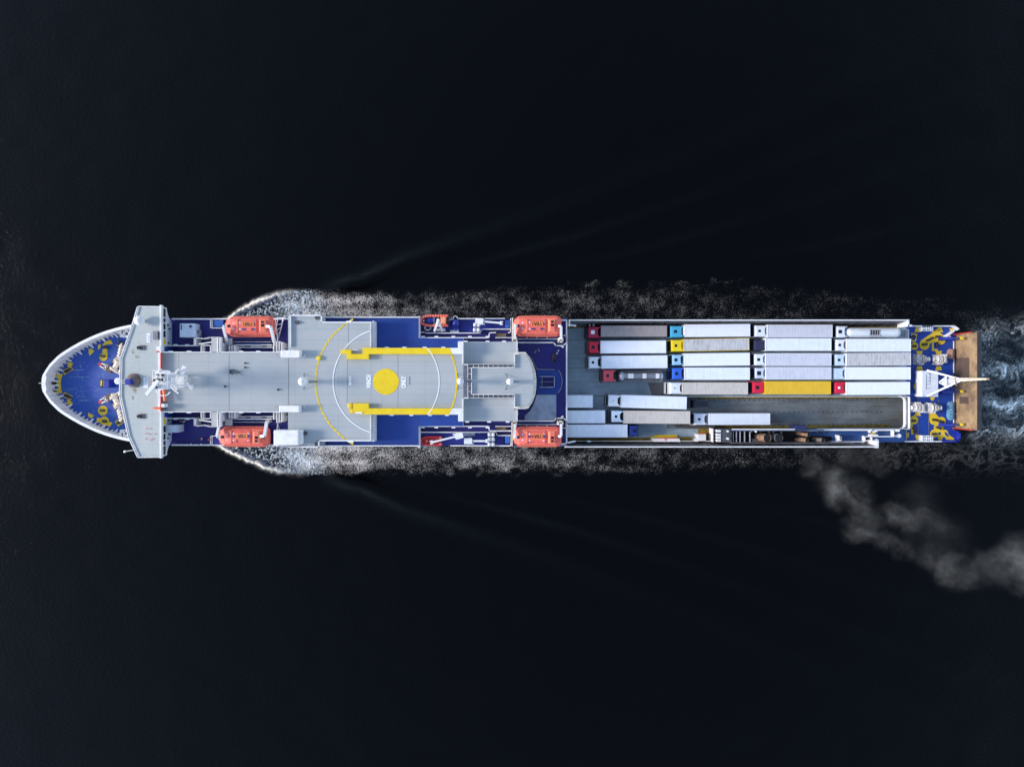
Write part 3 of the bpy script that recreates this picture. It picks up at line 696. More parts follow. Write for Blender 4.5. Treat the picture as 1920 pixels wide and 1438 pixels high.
for x, y, r_, in ((568, 715.5, 8.6), (863.2, 715, 6.7), (956, 715.5, 6.6)):
    rr = r_*K(30.3); c = P(x, y, 30.3); z0 = 27.0
    m = M(); m.lathe((c.x, c.y, z0), [(.3, 0), (.3, 2.2), (rr*.6, 2.5), (rr, 3.1), (rr*.97, 3.6), (rr*.75, 4.1), (rr*.4, 4.35), (0, 4.45)], 28); m.obj('satellite_dome', W, F, smooth=True)
    m = M()
    for k in (0, 1, 2): t = k*2.09+.0; m.tube((c.x, c.y, 28.8), (c.x+1.7*math.cos(t), c.y+1.7*math.sin(t), 27), .06)
    m.obj('dome_strut', SEMIG, F)
m = M()
for x0_, y0_, x1_, y1_ in ((429.2, 662, 429.8, 771), (541, 672, 541.6, 760), (653, 606, 653.4, 655), (651, 664, 651.4, 756), (746, 664, 746.4, 765), (335, 661, 335.4, 700)): m.box(x0_, y0_, x1_, y1_, 27.012, 27.022)
m.obj('deck_seam', SEMIG, F)
m = M(); rr2 = random.Random(9)
for cx_, cy_, n_, s_ in ((252, 730, 26, 5), (250, 660, 14, 7), (255, 668, 14, 5), (248, 745, 12, 4)):
    for _ in range(n_):
        x_, y_ = rr2.gauss(cx_, s_*.4), rr2.gauss(cy_, s_*.6); w2 = rr2.uniform(.4, 1.4); m.box(x_, y_, x_+w2, y_+rr2.uniform(.6, 3.2), 27.605, 27.612+rr2.random()*.004)
o_ = m.obj('rust_streaks', paint('rust_stain', lin(150, 132, 104), .8, lin(118, 112, 100), .8, 3), br, split=False); o_['kind'] = 'stuff'
m = M()
for x_, y_ in ((279, 813.5), (273, 803), (280, 803), (272, 822), (285, 822), (289, 813), (273, 812), (281, 824)): m.box(x_, y_, x_+1.3, y_+1.3, 27.6, 27.8)
m.obj('orange_deck_lug', ORG, br)
# ---- helicopter winching area
ZH = 27.05
m = M(); m.arc(724, 715.5, 132.3, 3.3, ZH, 118, 180, dash=(8, 10), n=150); m.arc(724, 715.5, 132.3, 3.3, ZH, 180, 243, dash=(8, 10), n=150)
m.arc(724, 715.5, 132.3, 3.3, ZH, -28, 28, dash=(15, 16), n=64); m.obj('dashed_yellow_circle', YELB, F)
m = M(); m.arc(724, 715.5, 99.6, 1.9, ZH+.02, 108, 252, n=80); m.arc(724, 715.5, 99.6, 1.9, ZH+.02, -38, 38, n=50); m.obj('white_circle', WHM, F)
m = M(); m.disc(723.5, 715.7, 24.4, ZH, n=64); m.obj('yellow_disc', YELB, F)
def ptext(name, body, px, py, hpx, wpx, z, mat, parent, rot=90, bold=.0):
    o = text(name, body, (0, 0, 0), 1.0, 0, mat, parent, 1.0, bold)
    xs = [v.co.x for v in o.data.vertices]; ys = [v.co.y for v in o.data.vertices]
    w_ = max(xs)-min(xs); h_ = max(ys)-min(ys); k = K(z); c = P(px, py, z)
    o.data.transform(Matrix.Translation(c) @ Matrix.Rotation(R(rot), 4, 'Z') @ Matrix.Diagonal((wpx*k/w_, hpx*k/h_, 1, 1)) @ Matrix.Translation((-(max(xs)+min(xs))/2, -(max(ys)+min(ys))/2, 0)))
    return o
ptext('winch_lettering', 'WINCH', 691.3, 715.5, 9.6, 25.5, ZH+.02, WHM, F, bold=.06)
ptext('only_lettering', 'ONLY', 756.7, 716, 9.6, 22.8, ZH+.02, WHM, F, bold=.06)
m = M()
for i, (dy, l_) in enumerate(((-8.3, .7), (-7.2, .8), (-5, .8), (-3.8, .8), (-2, 1), (-.2, 1), (1.6, 1.4), (3.6, 3))): m.box(654.2, 715+dy, 659, 715+dy+l_, ZH, ZH+.02)
m.obj('small_white_lettering', WHM, F)
m = M()
for i in range(7): m.box(767.2, 706.5+i*2.2, 768.4, 707.9+i*2.2, ZH, ZH+.02)
m.obj('small_dark_lettering', SEMIG, F)
m = M(); c = P(597, 671.5, 27.5); m.lathe((c.x, c.y, 27), [(.42, 0), (.42, .5), (.3, .55), (0, .56)], 18); m.obj('yellow_vent', YELB, F)
ZY = 28.0
m = M(); m.prism([(638.8, 655.7), (658, 655.7), (658, 663.8), (680, 663.8), (680, 652.3), (843, 652.3), (848, 663.8), (691, 663.8), (691, 673.5), (650, 673.5), (650, 663.8), (638.8, 663)], 27.01, ZY); m.obj('yellow_parapet', YELB, F)
m = M(); m.prism([(662, 756.6), (691, 756.6), (691, 765.6), (848, 765.6), (841, 777), (681, 777), (662, 773.7)], 27.01, ZY); m.obj('yellow_parapet', YELB, F)
m = M(); c = P(656, 760.6, ZY); m.lathe((c.x, c.y, 27), [(.46, 0), (.46, .9), (.3, 1), (0, 1)], 18); m.box(655, 766, 661, 774, 27.01, 27.5); m.obj('yellow_fitting', YEL, F)
m = M(); m.prism([(843.3, 652.3), (858.5, 652.3), (858.5, 640), (868.3, 640), (868.3, 663.8), (848.4, 663.8)], 24.0, ZY); m.prism([(848.4, 765.6), (868.3, 765.6), (868.3, 790), (859, 790), (859, 777), (841.3, 777)], 24.0, ZY); m.obj('white_parapet', W, F)
m = M(); m.prism([(799.4, 652.3), (801.4, 652.3), (810.5, 663.8), (808.5, 663.8)], ZY, ZY+.02); m.prism([(809.5, 765.6), (811.5, 765.6), (803, 777), (801, 777)], ZY, ZY+.02); m.obj('white_circle', WHM, F)
m = M(); m.box(666, 772.6, 679, 775.4, 28.0, 28.15); m.bar(P(660, 655.5, 28), P(671, 656.5, 28), .12, .12)
m.wall([(544, 591.5), (602.5, 591.5), (602.5, 604.3), (695, 604.3)], 27, .5, .2); m.wall([(541, 837.8), (597.3, 837.8), (597.3, 826.2), (695, 826.2)], 27, .5, .2)
m.wall([(544.3, 592), (544.3, 650)], 27, .5, .12); m.wall([(695.3, 605), (695.3, 651)], 27, .4, .12); m.wall([(695.3, 779), (695.3, 825)], 27, .4, .12)
m.wall([(604, 594.8), (784, 594.8)], 24, 1.05, .17); m.wall([(598, 836), (784, 836)], 24, 1.05, .17)
m.obj('helideck_coaming', W, F)
m = M()
for y0, y1 in ((602, 652), (778, 828)): m.box(697.6, y0, 701.5, y1, 24.02, 26.6)
m.obj('sloped_side_plate', W, F)
m = M(); m.box(604, 592.5, 612, 603.5, 24.03, 26.5) if 0 else m.box(598, 593.5, 604.5, 603, 26.2, 26.9); m.box(598, 827.5, 605, 836, 24.03, 26.2); m.obj('ladder_landing', GRAYP, F)
for pts in (((651, 603.5), (657, 603.5)), ((654, 827.5), (661, 827.5))):
    m = M(); m.wall(pts, 27.2, .4, .3); m.obj('floodlight', WHM, F)
m = M()
for x, y in ((725, 651.3), (758, 651.3), (796, 651.3), (831, 651.3), (734, 778.5), (771, 778.5), (806, 778.5), (838, 778.5), (873, 640), (914, 640), (945, 640), (876, 791), (917, 791), (952, 791)):
    m.box(x-3.6, y-1.1, x+3.6, y+1.1, 25.3, 25.7)
m.obj('floodlight', WHM, F)
m = M()
for x in (793, 818, 850, 881, 914): m.box(x-3.4, 630, x+3.4, 632.2, 22.7, 23); m.box(x-3.4, 800.6, x+3.4, 802.8, 22.7, 23)
m.obj('floodlight', WHM, F)
# ---- rescue boat decks amidships
for s_ in (0, 1):
    f = (lambda y: y) if s_ == 0 else (lambda y: 1432.5-y)
    g = lambda pts: [(x, f(y)) for x, y in pts]
    m = M(); m.wall(g([(785.5, 594.5), (785.5, 633.2), (917, 633.2), (917, 624), (929, 623.4)] if s_ == 0 else [(785.5, 596), (785.5, 633.2), (917, 633.2), (917, 624.5), (958, 624.5)]), 22.1, 1.1, .17)
    m.wall(g([(785.5, 595), (785.5, 633)]), 22.1, 1.0, .42)
    if s_ == 0:
        m.wall(g([(788, 623), (796, 623), (799, 624.5), (900, 624.5), (903, 617.2), (957, 617.2)]), 21, 1.1, .15)
        m.wall(g([(843, 599), (850, 599), (850, 592.8), (856, 592.8), (858, 597.5), (893, 597.5)]), 21, 1.1, .15); m.wall(g([(909, 597.3), (946, 597.3)]), 21, 1.1, .15); m.wall(g([(957.5, 597.5), (957.5, 623), (953, 624)]), 21, 1.1, .14)
    else:
        m.wall(g([(788, 622), (930, 622), (932, 616), (957, 616)]), 21, 1.1, .15); m.wall(g([(845, 596.7), (957, 596.7)]), 21, 1.1, .17); m.wall(g([(957.5, 597), (957.5, 616)]), 21, 1.1, .12)
    m.wall(g([(929, 633), (960, 633)]), 23, .9, .1)
    m.obj('rescue_deck_bulwark', W, F)
    m = M(); m.poly(g([(788, 597.8), (957, 597.8), (957, 616.5), (903, 616.5), (899, 623.5), (788, 623.5)]), 21.04, .03); m.obj('rescue_deck', BCAN if 0 else paint('rescue_deck_blue', lin(28, 42, 140), .5, lin(24, 30, 110), .8, .3, fine=.3), F)
    m = M(); y2 = sorted((f(625), f(632))); m.box(929, y2[0], 949, y2[1], 21.2, 22.4); m.obj('timber_gangway', BROWN, F)
    m = M(); y2 = sorted((f(601), f(615))); m.box(947.5, y2[0], 956, y2[1], 21, 22.3); m.obj('covered_store', BTARP, F, bevel=.15)
m = M(); m.box(844, 619, 860, 623.6, 21.05, 21.9); m.box(865, 809.5, 890.5, 818, 21.05, 21.9, .1); m.obj('deck_locker', GRAYP, F)
m = M(); c = P(854, 606.5, 22.4); 
m.lathe((c.x, c.y, 21), [(.3, 0), (.75, .2), (.85, .9), (.6, 1.5), (0, 1.7)], 18); m.lathe((c.x, c.y-.9, 21), [(.3, 0), (.65, .2), (.7, .7), (.3, 1.1)], 18); m.obj('covered_winch', BCAN, F, smooth=True)
# A frame davit of the orange rescue boat, and the slewing cranes
m = M(); ap = P(821.5, 600.5, 25.3)
for x in (814.5, 829.5): m.bar(P(x, 621, 22.5), ap, .42, .3)
m.bar(P(817.5, 611, 24), P(826.5, 611, 24), .3, .25); m.box(812.5, 615, 834.5, 621.5, 21.04, 22.3, .1); m.lathe((ap.x, ap.y, 25.1), [(.3, 0), (.3, .4), (0, .45)], 10); m.obj('rescue_boat_davit', W, F)
m = M(); m.wall([(796, 611.5), (808, 611.5), (806.5, 618.5), (797, 618.5)], 21, .9, .2, closed=True); m.obj('davit_control_stand', W, F)
def crane(base, tipp, zt, z0=21, side=1):
    m = M(); a = P(*base, zt); c = P(*tipp, zt); d = (c-a).normalized(); nn = Vector((-d.y, d.x, 0))
    m.lathe((a.x, a.y, z0), [(.55, 0), (.5, zt-z0-.3), (.62, zt-z0-.2), (.62, zt-z0+.2), (0, zt-z0+.25)], 18)
    m.bar(a-d*1.0, a+d*.5, 1.1, .7); m.bar(a, c, .34, .34); m.bar(c-d*.4+nn*.25, c+d*.2+nn*.25, .2, .3); m.bar(c-d*.4-nn*.25, c+d*.2-nn*.25, .2, .3)
    m.bar(a-d*.2-nn*.5, a+d*.9-nn*.5, .2, .25)
    return m.obj('slewing_crane', W, F)
crane((858.5, 817.5), (808, 829.5), 24.5); crane((880, 826.7), (914, 826.7), 23.6); crane((901, 602.5), (941, 606), 23.8)
# ---- lifeboat davits
def davit(pts, zs, w=.42):
    m = M(); q = [P(x, y, z) for (x, y), z in zip(pts, zs)]
    for a, c in zip(q, q[1:]): m.bar(a, c, w, w*1.1)
    m.bar(q[0]-Vector((0, .35, .0)), q[0]+Vector((0, .35, 0)), .9, .3)
    m.obj('lifeboat_davit', W, F)
davit([(424, 646), (425, 638), (418.5, 612), (424, 611.5)], [23.2, 26.0, 27.0, 26.7]); davit([(517, 646), (513, 636), (507.5, 613), (500, 612)], [23.2, 26.0, 27.0, 26.7], .5)
davit([(413, 785), (412, 793), (406.5, 818.5), (413, 819)], [23.2, 26.0, 27.0, 26.7]); davit([(505, 786), (500, 792), (496, 817), (489, 818)], [23.2, 26.0, 27.0, 26.7], .5)
davit([(965, 640), (965, 634), (965, 611), (969, 610.5)], [20.2, 24.0, 25.0, 24.8], .5); davit([(1052, 640), (1052, 634), (1052, 612), (1047, 611.5)], [20.2, 24.0, 25.0, 24.8], .45)
davit([(965, 792), (965, 797), (964.5, 818.5), (968, 819)], [20.2, 24.0, 25.0, 24.8], .5); davit([(1052, 792), (1052, 797), (1052, 817.5), (1047, 818)], [20.2, 24.0, 25.0, 24.8], .45)
m = M()
for pts in ([(960.8, 597), (960.8, 641), (968.5, 641), (968.5, 632)], [(960, 835), (960, 790.5), (968, 790.5), (968, 800)]): m.wall(pts, 20.2, 3.4, .22)
for pts in ([(1048.5, 634), (1048.5, 640.5), (1055, 640.5), (1055, 634)], [(1047, 796), (1047, 790.5), (1055, 790.5), (1055, 796)]): m.wall(pts, 20.2, 3.2, .22)
m.obj('davit_pedestal', WC, F)
m = M(); m.wall([(1056, 629), (1062, 629), (1062, 641)], 20.1, 1, .1); m.wall([(1056, 802.5), (1062, 802), (1062.8, 790)], 20.1, 1, .1); m.bar(P(1052, 649, 21), P(1057, 651, 21), .35, .3); m.bar(P(1052, 783, 21), P(1056, 780, 21), .3, .3)
m.wall([(971.5, 654), (971.5, 660)], 20, 2, .12); m.wall([(971, 772), (971, 778)], 20, 2, .12); m.wall([(969.8, 661), (969.8, 640)], 25.5, .3, .1); m.wall([(969.8, 768), (969.8, 790)], 25.5, .3, .1)
m.obj('deck_fittings', W, F)
# ---- open vehicle deck
m = M()
def flat(m, x0, y0, x1, y1, z=ZV, th=.6):
    a = P(x0, y1, ZV); c = P(x1, y0, ZV); m.wbox(a.x, a.y, z-th, c.x, c.y, z)
flat(m, 958, 611.2, 1699, 744.2); flat(m, 958, 744.2, 1250, 804); flat(m, 958, 804, 1645, 829.2)
m.obj('vehicle_deck', VDECK, F)
m = M(); flat(m, 1699.1, 611.2, 1790, 804); flat(m, 1645.1, 804, 1790, 827); m.obj('stern_deck', BLUESTERN, F)
def zr(px): return ZV-5.6*max(0, min(1, (px-1250)/440.0))
m = M(); a = P(1250, 804, ZV); c = P(1697, 744.2, ZV)
ex = c.x+6; ez = 7.3-.72
m.add([(a.x, a.y, ZV), (ex, a.y, ez), (ex, c.y, ez), (a.x, c.y, ZV), (a.x, a.y, ZV-.5), (ex, a.y, ez-.5), (ex, c.y, ez-.5), (a.x, c.y, ZV-.5)],
      [(0, 1, 2, 3), (7, 6, 5, 4), (0, 4, 5, 1), (1, 5, 6, 2), (2, 6, 7, 3), (3, 7, 4, 0)])
m.obj('ramp', RAMP, F)
m = M()
m.wbox(a.x+.5, a.y-.25, 5.5, ex, a.y-.02, ZV-.62); m.wbox(a.x+.5, c.y+.02, 5.5, ex, c.y+.25, ZV-.62); m.wbox(ex, a.y-.3, 5.5, ex+.3, c.y+.3, ZV-.62)
m.obj('ramp_well_wall', RAMP, F)
def sheet_on_ramp(m, x0, y0, x1, y1):                # strip following the slope
    n = 24
    for i in range(n):
        u0 = x0+(x1-x0)*i/n; u1 = x0+(x1-x0)*(i+1)/n
        w0 = P(u0, 0, ZV).x; w1 = P(u1, 0, ZV).x; t0 = (w0-a.x)/(c.x-a.x); t1 = (w1-a.x)/(c.x-a.x)
        z0 = ZV-5.7*t0+.02; z1 = ZV-5.7*t1+.02; ya = P(0, y1, ZV).y; yb = P(0, y0, ZV).y
        m.add([(w0, ya, z0), (w1, ya, z1), (w1, yb, z1), (w0, yb, z0)], [(0, 1, 2, 3)])
m = M(); sheet_on_ramp(m, 1310, 744.6, 1695, 748.4); sheet_on_ramp(m, 1330, 799.2, 1695, 803.6); m.obj('ramp_edge_strip', YELDIRT, F)
m = M()
for y in (750.5, 774.5, 798):
    for i in range(38):
        x = 1312+i*9.9+random.uniform(-.4, .4); w0 = P(x, y, ZV); t0 = (w0.x-a.x)/(c.x-a.x); z0 = ZV-5.7*t0+.03
        m.wbox(w0.x-.12, w0.y-.09, z0-.05, w0.x+.12, w0.y+.09, z0+.03)
m.obj('lashing_points', DARK, F)
m = M()
m.wall([(1290, 743.8), (1690, 743.8)], ZV, .25, .12)
q = [(1690, 743.6), (1696, 745.5), (1698.5, 750), (1698.5, 797), (1696, 802), (1690, 804.6), (1345, 804.8)]
m.wall(q, ZV, .8, .2); m.wall([(1698.5, 744), (1706, 744), (1706, 804.6), (1698, 804.6)], ZV, 1.1, .14)
m.obj('ramp_well_coaming', W, F)
m = M(); m.box(1700.3, 745.5, 1705, 803.5, ZV, ZV+.6); m.obj('grating', GRAYP, F)
# paint on the vehicle deck
m = M()
for y in (637.6, 664.2, 690, 716, 742):
    for i in range(80):
        x = 1066+i*7.9
        if x < 1695 and random.random() < .86: m.poly([(x, y-.35), (x+6.6+random.random(), y-.35), (x+6.6, y+.45), (x, y+.45)], ZV+.012)
for y in (742.2, 769):
    for i in range(24): m.poly([(1066+i*7.9, y-.3), (1072.8+i*7.9, y-.3), (1072.8+i*7.9, y+.45), (1066+i*7.9, y+.45)], ZV+.012)
m.obj('lane_line', paint('worn_lane_yellow', lin(140, 136, 60), .7, lin(86, 92, 78), .9, 1.4, fine=.4), F)
m = M(); m.poly([(1060, 611.4), (1699, 611.4), (1699, 614), (1130, 614), (1060, 616)], ZV+.012); m.poly([(1060, 821.2), (1215, 820.4), (1226, 816.5), (1270, 816), (1270, 819), (1309, 819), (1309, 803.5), (1341, 803.5), (1341, 829), (1060, 829)], ZV+.012)
m.obj('deck_edge_strip', YELDIRT, F)
m = M(); m.prism([(1217, 821), (1232, 815.5), (1270, 815.5), (1270, 819.5), (1225, 821)], ZV, ZV+.25); m.obj('yellow_kerb', YELB, F)
m = M(); m.poly([(1215, 718), (1262, 716.5), (1262, 742.5), (1222, 742)], ZV+.01); m.obj('scuffed_patch', paint('scuffed_paint', lin(88, 96, 102), .7, lin(110, 106, 106), .9, 1.0, fine=.5), F)
# side bulwarks of the vehicle deck, inward sloping plating under a white rail
ZS = 19.0
def sidewall(yo, yin, x0, x1, name='vehicle_deck_bulwark'):
    m = M(); A = P(x0, yo, ZS); B = P(x1, yo, ZS); f0 = P(x0, yin, ZV); s_ = 1 if A.y > 0 else -1
    w0 = .1
    v = []
    for x in (A.x, B.x): v += [(x, A.y, ZV-.7), (x, f0.y, ZV-.7), (x, f0.y, ZV+.3), (x, A.y-s_*w0, ZS-.15), (x, A.y, ZS-.15)]
    m.add(v, [(0, 1, 2, 3, 4), (9, 8, 7, 6, 5)]+[(i, (i+1) % 5, (i+1) % 5+5, i+5) for i in range(5)])
    o = m.obj(name, SIDEW, F)
    m = M(); m.wbox(A.x, min(A.y+s_*.06, A.y-s_*.14), ZS-.15, B.x, max(A.y+s_*.06, A.y-s_*.14), ZS+.05); m.obj('bulwark_rail', W, F)
    m = M()
    n = int((B.x-A.x)/2.4)
    for i in range(n+1):
        x = A.x+(B.x-A.x)*i/n
        m.bar((x, f0.y, ZV+.32), (x, A.y-s_*w0, ZS-.1), .1, .12)
    m.obj('bulwark_stiffener', SIDEW, F)
    m = M()
    for i in range(46):
        x = random.uniform(A.x+1, B.x-1); t = random.uniform(.15, .9); y = f0.y+(A.y-s_*w0-f0.y)*t; z = ZV+.35+(ZS-ZV-.5)*t
        r_ = random.uniform(.08, .3); m.add([(x-r_, y, z+.08), (x, y-s_*.2*r_, z-.05), (x+r_, y, z+.05), (x, y+s_*.2*r_, z+.15+.7*r_)], [(0, 1, 2, 3), (3, 2, 1, 0)])
        m.wbox(x-r_, y-.08, z-.1, x+r_, y+.08, z+.12)
    m.obj('cable_hangers', DARK, F)
    return A, B
sidewall(600, 612.2, 1067.5, 1704); sidewall(838.2, 828.2, 1060, 1644)
m = M(); m.wall([(1067.8, 600.3), (1067.8, 611)], ZS-.9, .9, .25); m.wall([(1703.6, 600.5), (1703.6, 610.5), (1709, 610.5)], 15, 3.8, .3); m.wall([(1060.4, 828), (1060.4, 838)], ZS-.9, .9, .25)
m.bar(P(1064, 609, 18.5), P(1080, 611, 18.4), .32, .3); m.bar(P(1064, 830, 18.5), P(1079, 827, 18.4), .3, .3)
m.wall([(1645.5, 829), (1645.5, 838)], 14, 4.8, .42); m.wall([(1080, 827), (1342, 827)], 15.5, .3, .1)
m.obj('end_frame', W, F)
m = M()
for x in (1107.5, 1105): m.box(x, 608.4, x+7 if x > 1106 else x+6, 611.3, 15, 15.6)
m.box(1101, 826, 1108, 829, 16, 16.6); m.obj('floodlight', WHM, F)
# stores in the port side of the vehicle deck
m = M(); m.prism([(1226, 822.5), (1274, 822.5), (1276, 828.2), (1226, 828.2)], ZV, 16.0); m.box(1309, 814.5, 1323.5, 827.5, ZV, 15.8); m.prism([(1304, 824), (1310, 821), (1310, 828), (1303, 828)], ZV, 15.7); m.obj('store_hut', W, F)
m = M(); m.box(1232, 820.8, 1271, 822.2, 15, 15.6); m.box(1310, 812.8, 1323, 814.3, 14.9, 15.3); m.box(1246, 823, 1250, 825.5, 16, 16.1); m.obj('orange_stripe', ORG, F)
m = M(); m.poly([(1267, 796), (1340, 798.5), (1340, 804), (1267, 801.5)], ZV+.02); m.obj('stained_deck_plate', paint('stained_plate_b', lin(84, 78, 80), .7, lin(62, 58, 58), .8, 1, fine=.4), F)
# funnel casing along the port side
m = M()
for y in (806, 813, 818.5, 824): m.box(1344.5, y, 1351.5, y+4.3, 14.5, 17.2)
m.box(1336, 803.8, 1337.5, 829, 14, 16.5); m.box(1343, 805, 1346, 828.5, 14, 16.6, 0) if 0 else None
m.obj('vent_trunk', W, F)
m = M(); m.box(1339, 804.5, 1344, 828.5, ZV, 15.5); m.obj('vent_louvre', BLACK, F)
m = M(); m.prism([(1347.5, 804.8), (1372, 804.8), (1372, 830), (1347.5, 829)], ZV, 17.0); m.obj('funnel_casing', SEMIG, F)
m = M()
for y, r_ in ((808.7, 1.6), (822.5, 2.0)): c = P(1365, y, 17.5); m.lathe((c.x, c.y, 17), [(r_*.12, 0), (r_*.12, .6), (0, .65)], 12)
m.obj('casing_vent', W, F)
m = M(); m.box(1372.3, 808, 1560, 829.5, ZV, 14.2); m.obj('exhaust_pit_floor', BLACK, F)
m = M(); m.box(1372.3, 805.3, 1545, 808.3, 13.8, 17.0); m.obj('casing_side', paint('casing_blue', lin(74, 88, 118), .6, lin(50, 56, 76), .8, .5, lin(140, 150, 170), .5, (.15, 2, 1)), F)
m = M(); m.box(1372.3, 829.8, 1600, 832.0, ZV, 17.6); m.obj('casing_side', SEMIG, F)
m = M()
for x in (1374.5, 1380.5, 1387.5, 1396, 1406): m.box(x, 808.5, x+1.2, 830, 16.3, 16.7)
m.box(1406, 808.5, 1410, 810, 16.3, 16.7); m.obj('pit_beam', GRAYP, F)
m = M(); m.box(1409, 822, 1424, 831, 14, 16.5, .1); m.obj('pit_box', paint('sooty_box', lin(92, 82, 86), .7, lin(60, 50, 50), .8, 1), F)
m = M(); c = P(1416.5, 809, 17); m.lathe(c, [(.2, 0), (.22, .3), (0, .35)], 10); m.obj('beacon', W, F)
for i, (x0, y0, x1, y1, r_, mt) in enumerate(((1424, 820.5, 1439, 821.2, .82, PIPE), (1449, 820, 1461, 820.8, .78, SEMIG), (1501, 813.6, 1516, 815.5, .36, PIPE), (1498, 823.8, 1513, 825.2, .42, PIPE), (1529, 824, 1543, 825.5, .42, RUST))):
    A_ = P(x0, y0, 15.6); B_ = P(x1, y1, 18.2 if i < 2 else 17.4)
    m = M(); A0 = Vector((A_.x-.1, A_.y, 14.2)); m.tube(A0, A_, r_*1.0, n=18); m.lathe(A_-Vector((0, 0, 0)), [(r_*1.0, -.3), (r_*.9, 0.1), (r_*.5, .35), (0, .4)], 18)
    m.tube(A_, B_, r_*1.02, r_*1.06, 22, cap=False)
    pp = m.obj('exhaust_pipe', mt, F, smooth=True)
    d = (B_-A_).normalized(); m = M(); m.tube(B_-d*.5, B_-d*.12, r_*.98, r_*.98, 22); m.obj('pipe_mouth', BLACK, pp)
m = M()
for x in (1427, 1443, 1451, 1466, 1500, 1520, 1533, 1546):
    for y in (810.5, 830.5): m.wbox(*(P(x, y, 15.2)-Vector((.12, .3, 1.2))), *(P(x, y, 15.2)+Vector((.12, .3, 0))))
m.obj('pipe_bracket', SEMIG, F)
m = M(); m.prism([(1490.5, 803), (1494, 797.8), (1512, 797.8), (1512, 807.2), (1490.5, 807.2)], 14, 17.3); m.obj('blue_hood', paint('hood_blue', lin(38, 46, 92), .5, lin(26, 30, 66), .7, 1.2), F, bevel=.08)
m = M(); m.prism([(1512.5, 807.5), (1696, 807.5), (1696, 829), (1560.5, 829), (1560.5, 818), (1512.5, 816)], ZV, 14.9); m.obj('port_side_deck', paint('side_deck_blue', lin(26, 62, 122), .6, lin(34, 74, 128), .8, .3, lin(46, 62, 80), .8, (.08, .3, 1), fine=.3), F)
m = M()
m.wall([(1374, 805), (1490, 805)], 16.9, .3, .2); m.wall([(1535, 806), (1634, 806.2)], 14.9, 1.2, .28); m.wall([(1643, 806.5), (1676, 806.5)], 14.9, 1.1, .22)
m.wall([(1560, 828.6), (1622, 828.6), (1622, 818.5), (1636, 818.5)], 14.9, 1.1, .18); m.wall([(1636, 818.5), (1676, 818.5), (1681, 817)], 14.9, 1.0, .18); m.wall([(1634, 806), (1634, 810), (1644, 808.5)], 14.9, 1.1, .3)
m.wall([(1634, 816), (1645, 816)], 14.9, 1.1, .3); m.wall([(1635, 819), (1635, 826.5), (1624, 826.5)], 14.9, 1.1, .18); m.wall([(1676, 806), (1676, 817)], 14.9, 1.1, .14)
m.box(1572.5, 816, 1579.5, 827.5, 15, 16.6, .15); m.box(1569, 824, 1574, 828.5, 15, 15.8); m.lathe(P(1640, 826.5, 15), [(.45, 0), (.5, .7), (0, .9)], 14); m.box(1680, 805, 1687, 809.5, 15, 16); m.lathe(P(1683.5, 816.5, 15), [(.4, 0), (.4, .6), (0, .7)], 14)
for x in (1600, 1591, 1618): m.box(x-3, 829.2, x+3, 830.4, 15.6, 15.8)
m.obj('side_deck_bulwark', W, F)
m = M(); m.box(1634, 809.5, 1642, 815, 14.92, 15.1); m.obj('side_deck_hatch', YEL, F)
m = M(); m.box(1574.5, 817, 1578, 819.5, 16.6, 16.65); m.box(1574.5, 821, 1578, 823.5, 16.6, 16.65); m.obj('hatch_window', GLASS, F)
# ---- stern mooring deck
Z = ZV+.03
m = M()
for pts in [
    [(1714.6, 623), (1727.5, 623), (1724.2, 612.5), (1718.4, 612.5)], [(1744, 622.8), (1768.4, 623), (1765, 613.4), (1760, 612.5), (1754.3, 619.2)], [(1779.3, 615.9), (1790, 615.9), (1783.5, 622.5)],
    [(1725.9, 639.2), (1750, 622.9), (1761.8, 623.1), (1771.8, 631.7), (1758.4, 644.7), (1751, 641), (1741, 646)],
    [(1747.2, 646), (1751, 638.4), (1751, 654.3), (1758.4, 654.3), (1758.4, 657.9), (1747.2, 657.9)],
    [(1718, 658), (1730.5, 658), (1727.5, 666), (1720, 666)], [(1753.4, 658.1), (1766.4, 658.1), (1763.4, 666), (1756.8, 666)],
    [(1720, 686.8), (1728.4, 686.8), (1730.9, 694.3), (1718, 694.3)], [(1756, 686.8), (1764.3, 686.8), (1766, 694.3), (1753.4, 694.3)],
    [(1743.4, 744.2), (1753.4, 744.2), (1750, 751), (1746, 751)], [(1718, 771.8), (1723.4, 771.8), (1726.7, 779.5), (1713.8, 779.5)],
    [(1705.8, 792.6), (1710.9, 795), (1713.4, 808.5), (1720, 811), (1709, 814.7)], [(1715.9, 815.2), (1728.8, 815.2), (1725, 825), (1718.4, 825)],
    [(1756.8, 815), (1769.3, 815), (1766, 825), (1760, 825)], [(1771, 806.8), (1779.3, 815), (1790, 822.7), (1787.6, 825), (1773.4, 823.5)],
    [(1742.6, 772.6), (1751.7, 772.6), (1762, 784), (1742.6, 787)], [(1698.4, 805.5), (1700, 805.5), (1700, 826), (1698.4, 826)], [(1701, 811), (1704, 811), (1704, 820), (1701, 820)]]:
    m.poly(pts, Z)
framepx(m, [(1709, 624.2), (1720, 626.7), (1717, 641), (1708.5, 641)], Z, 2.2)
m.obj('deck_marking', YEL, F)
m = M()
for i, (x, y, r_) in enumerate(((1733.4, 646.7, 9.3), (1764.3, 637.6, 8.4), (1715, 649.2, 7), (1721.7, 724.2, 8.8), (1713, 787.6, 8), (1751.7, 787.6, 9), (1765, 790, 8.4), (1760, 801.8, 9), (1751.7, 813.0, 7.8), (1771, 812.6, 7))): m.disc(x, y, r_, Z+.015+.004*i)
m.obj('deck_marking', YEL, F)
m = M(); m.prism([(1771.5, 809), (1775, 811), (1778.5, 817), (1777, 819), (1772, 815)], ZV+.08, ZV+.1); m.obj('deck_marking_gap', BLUESTERN, F)
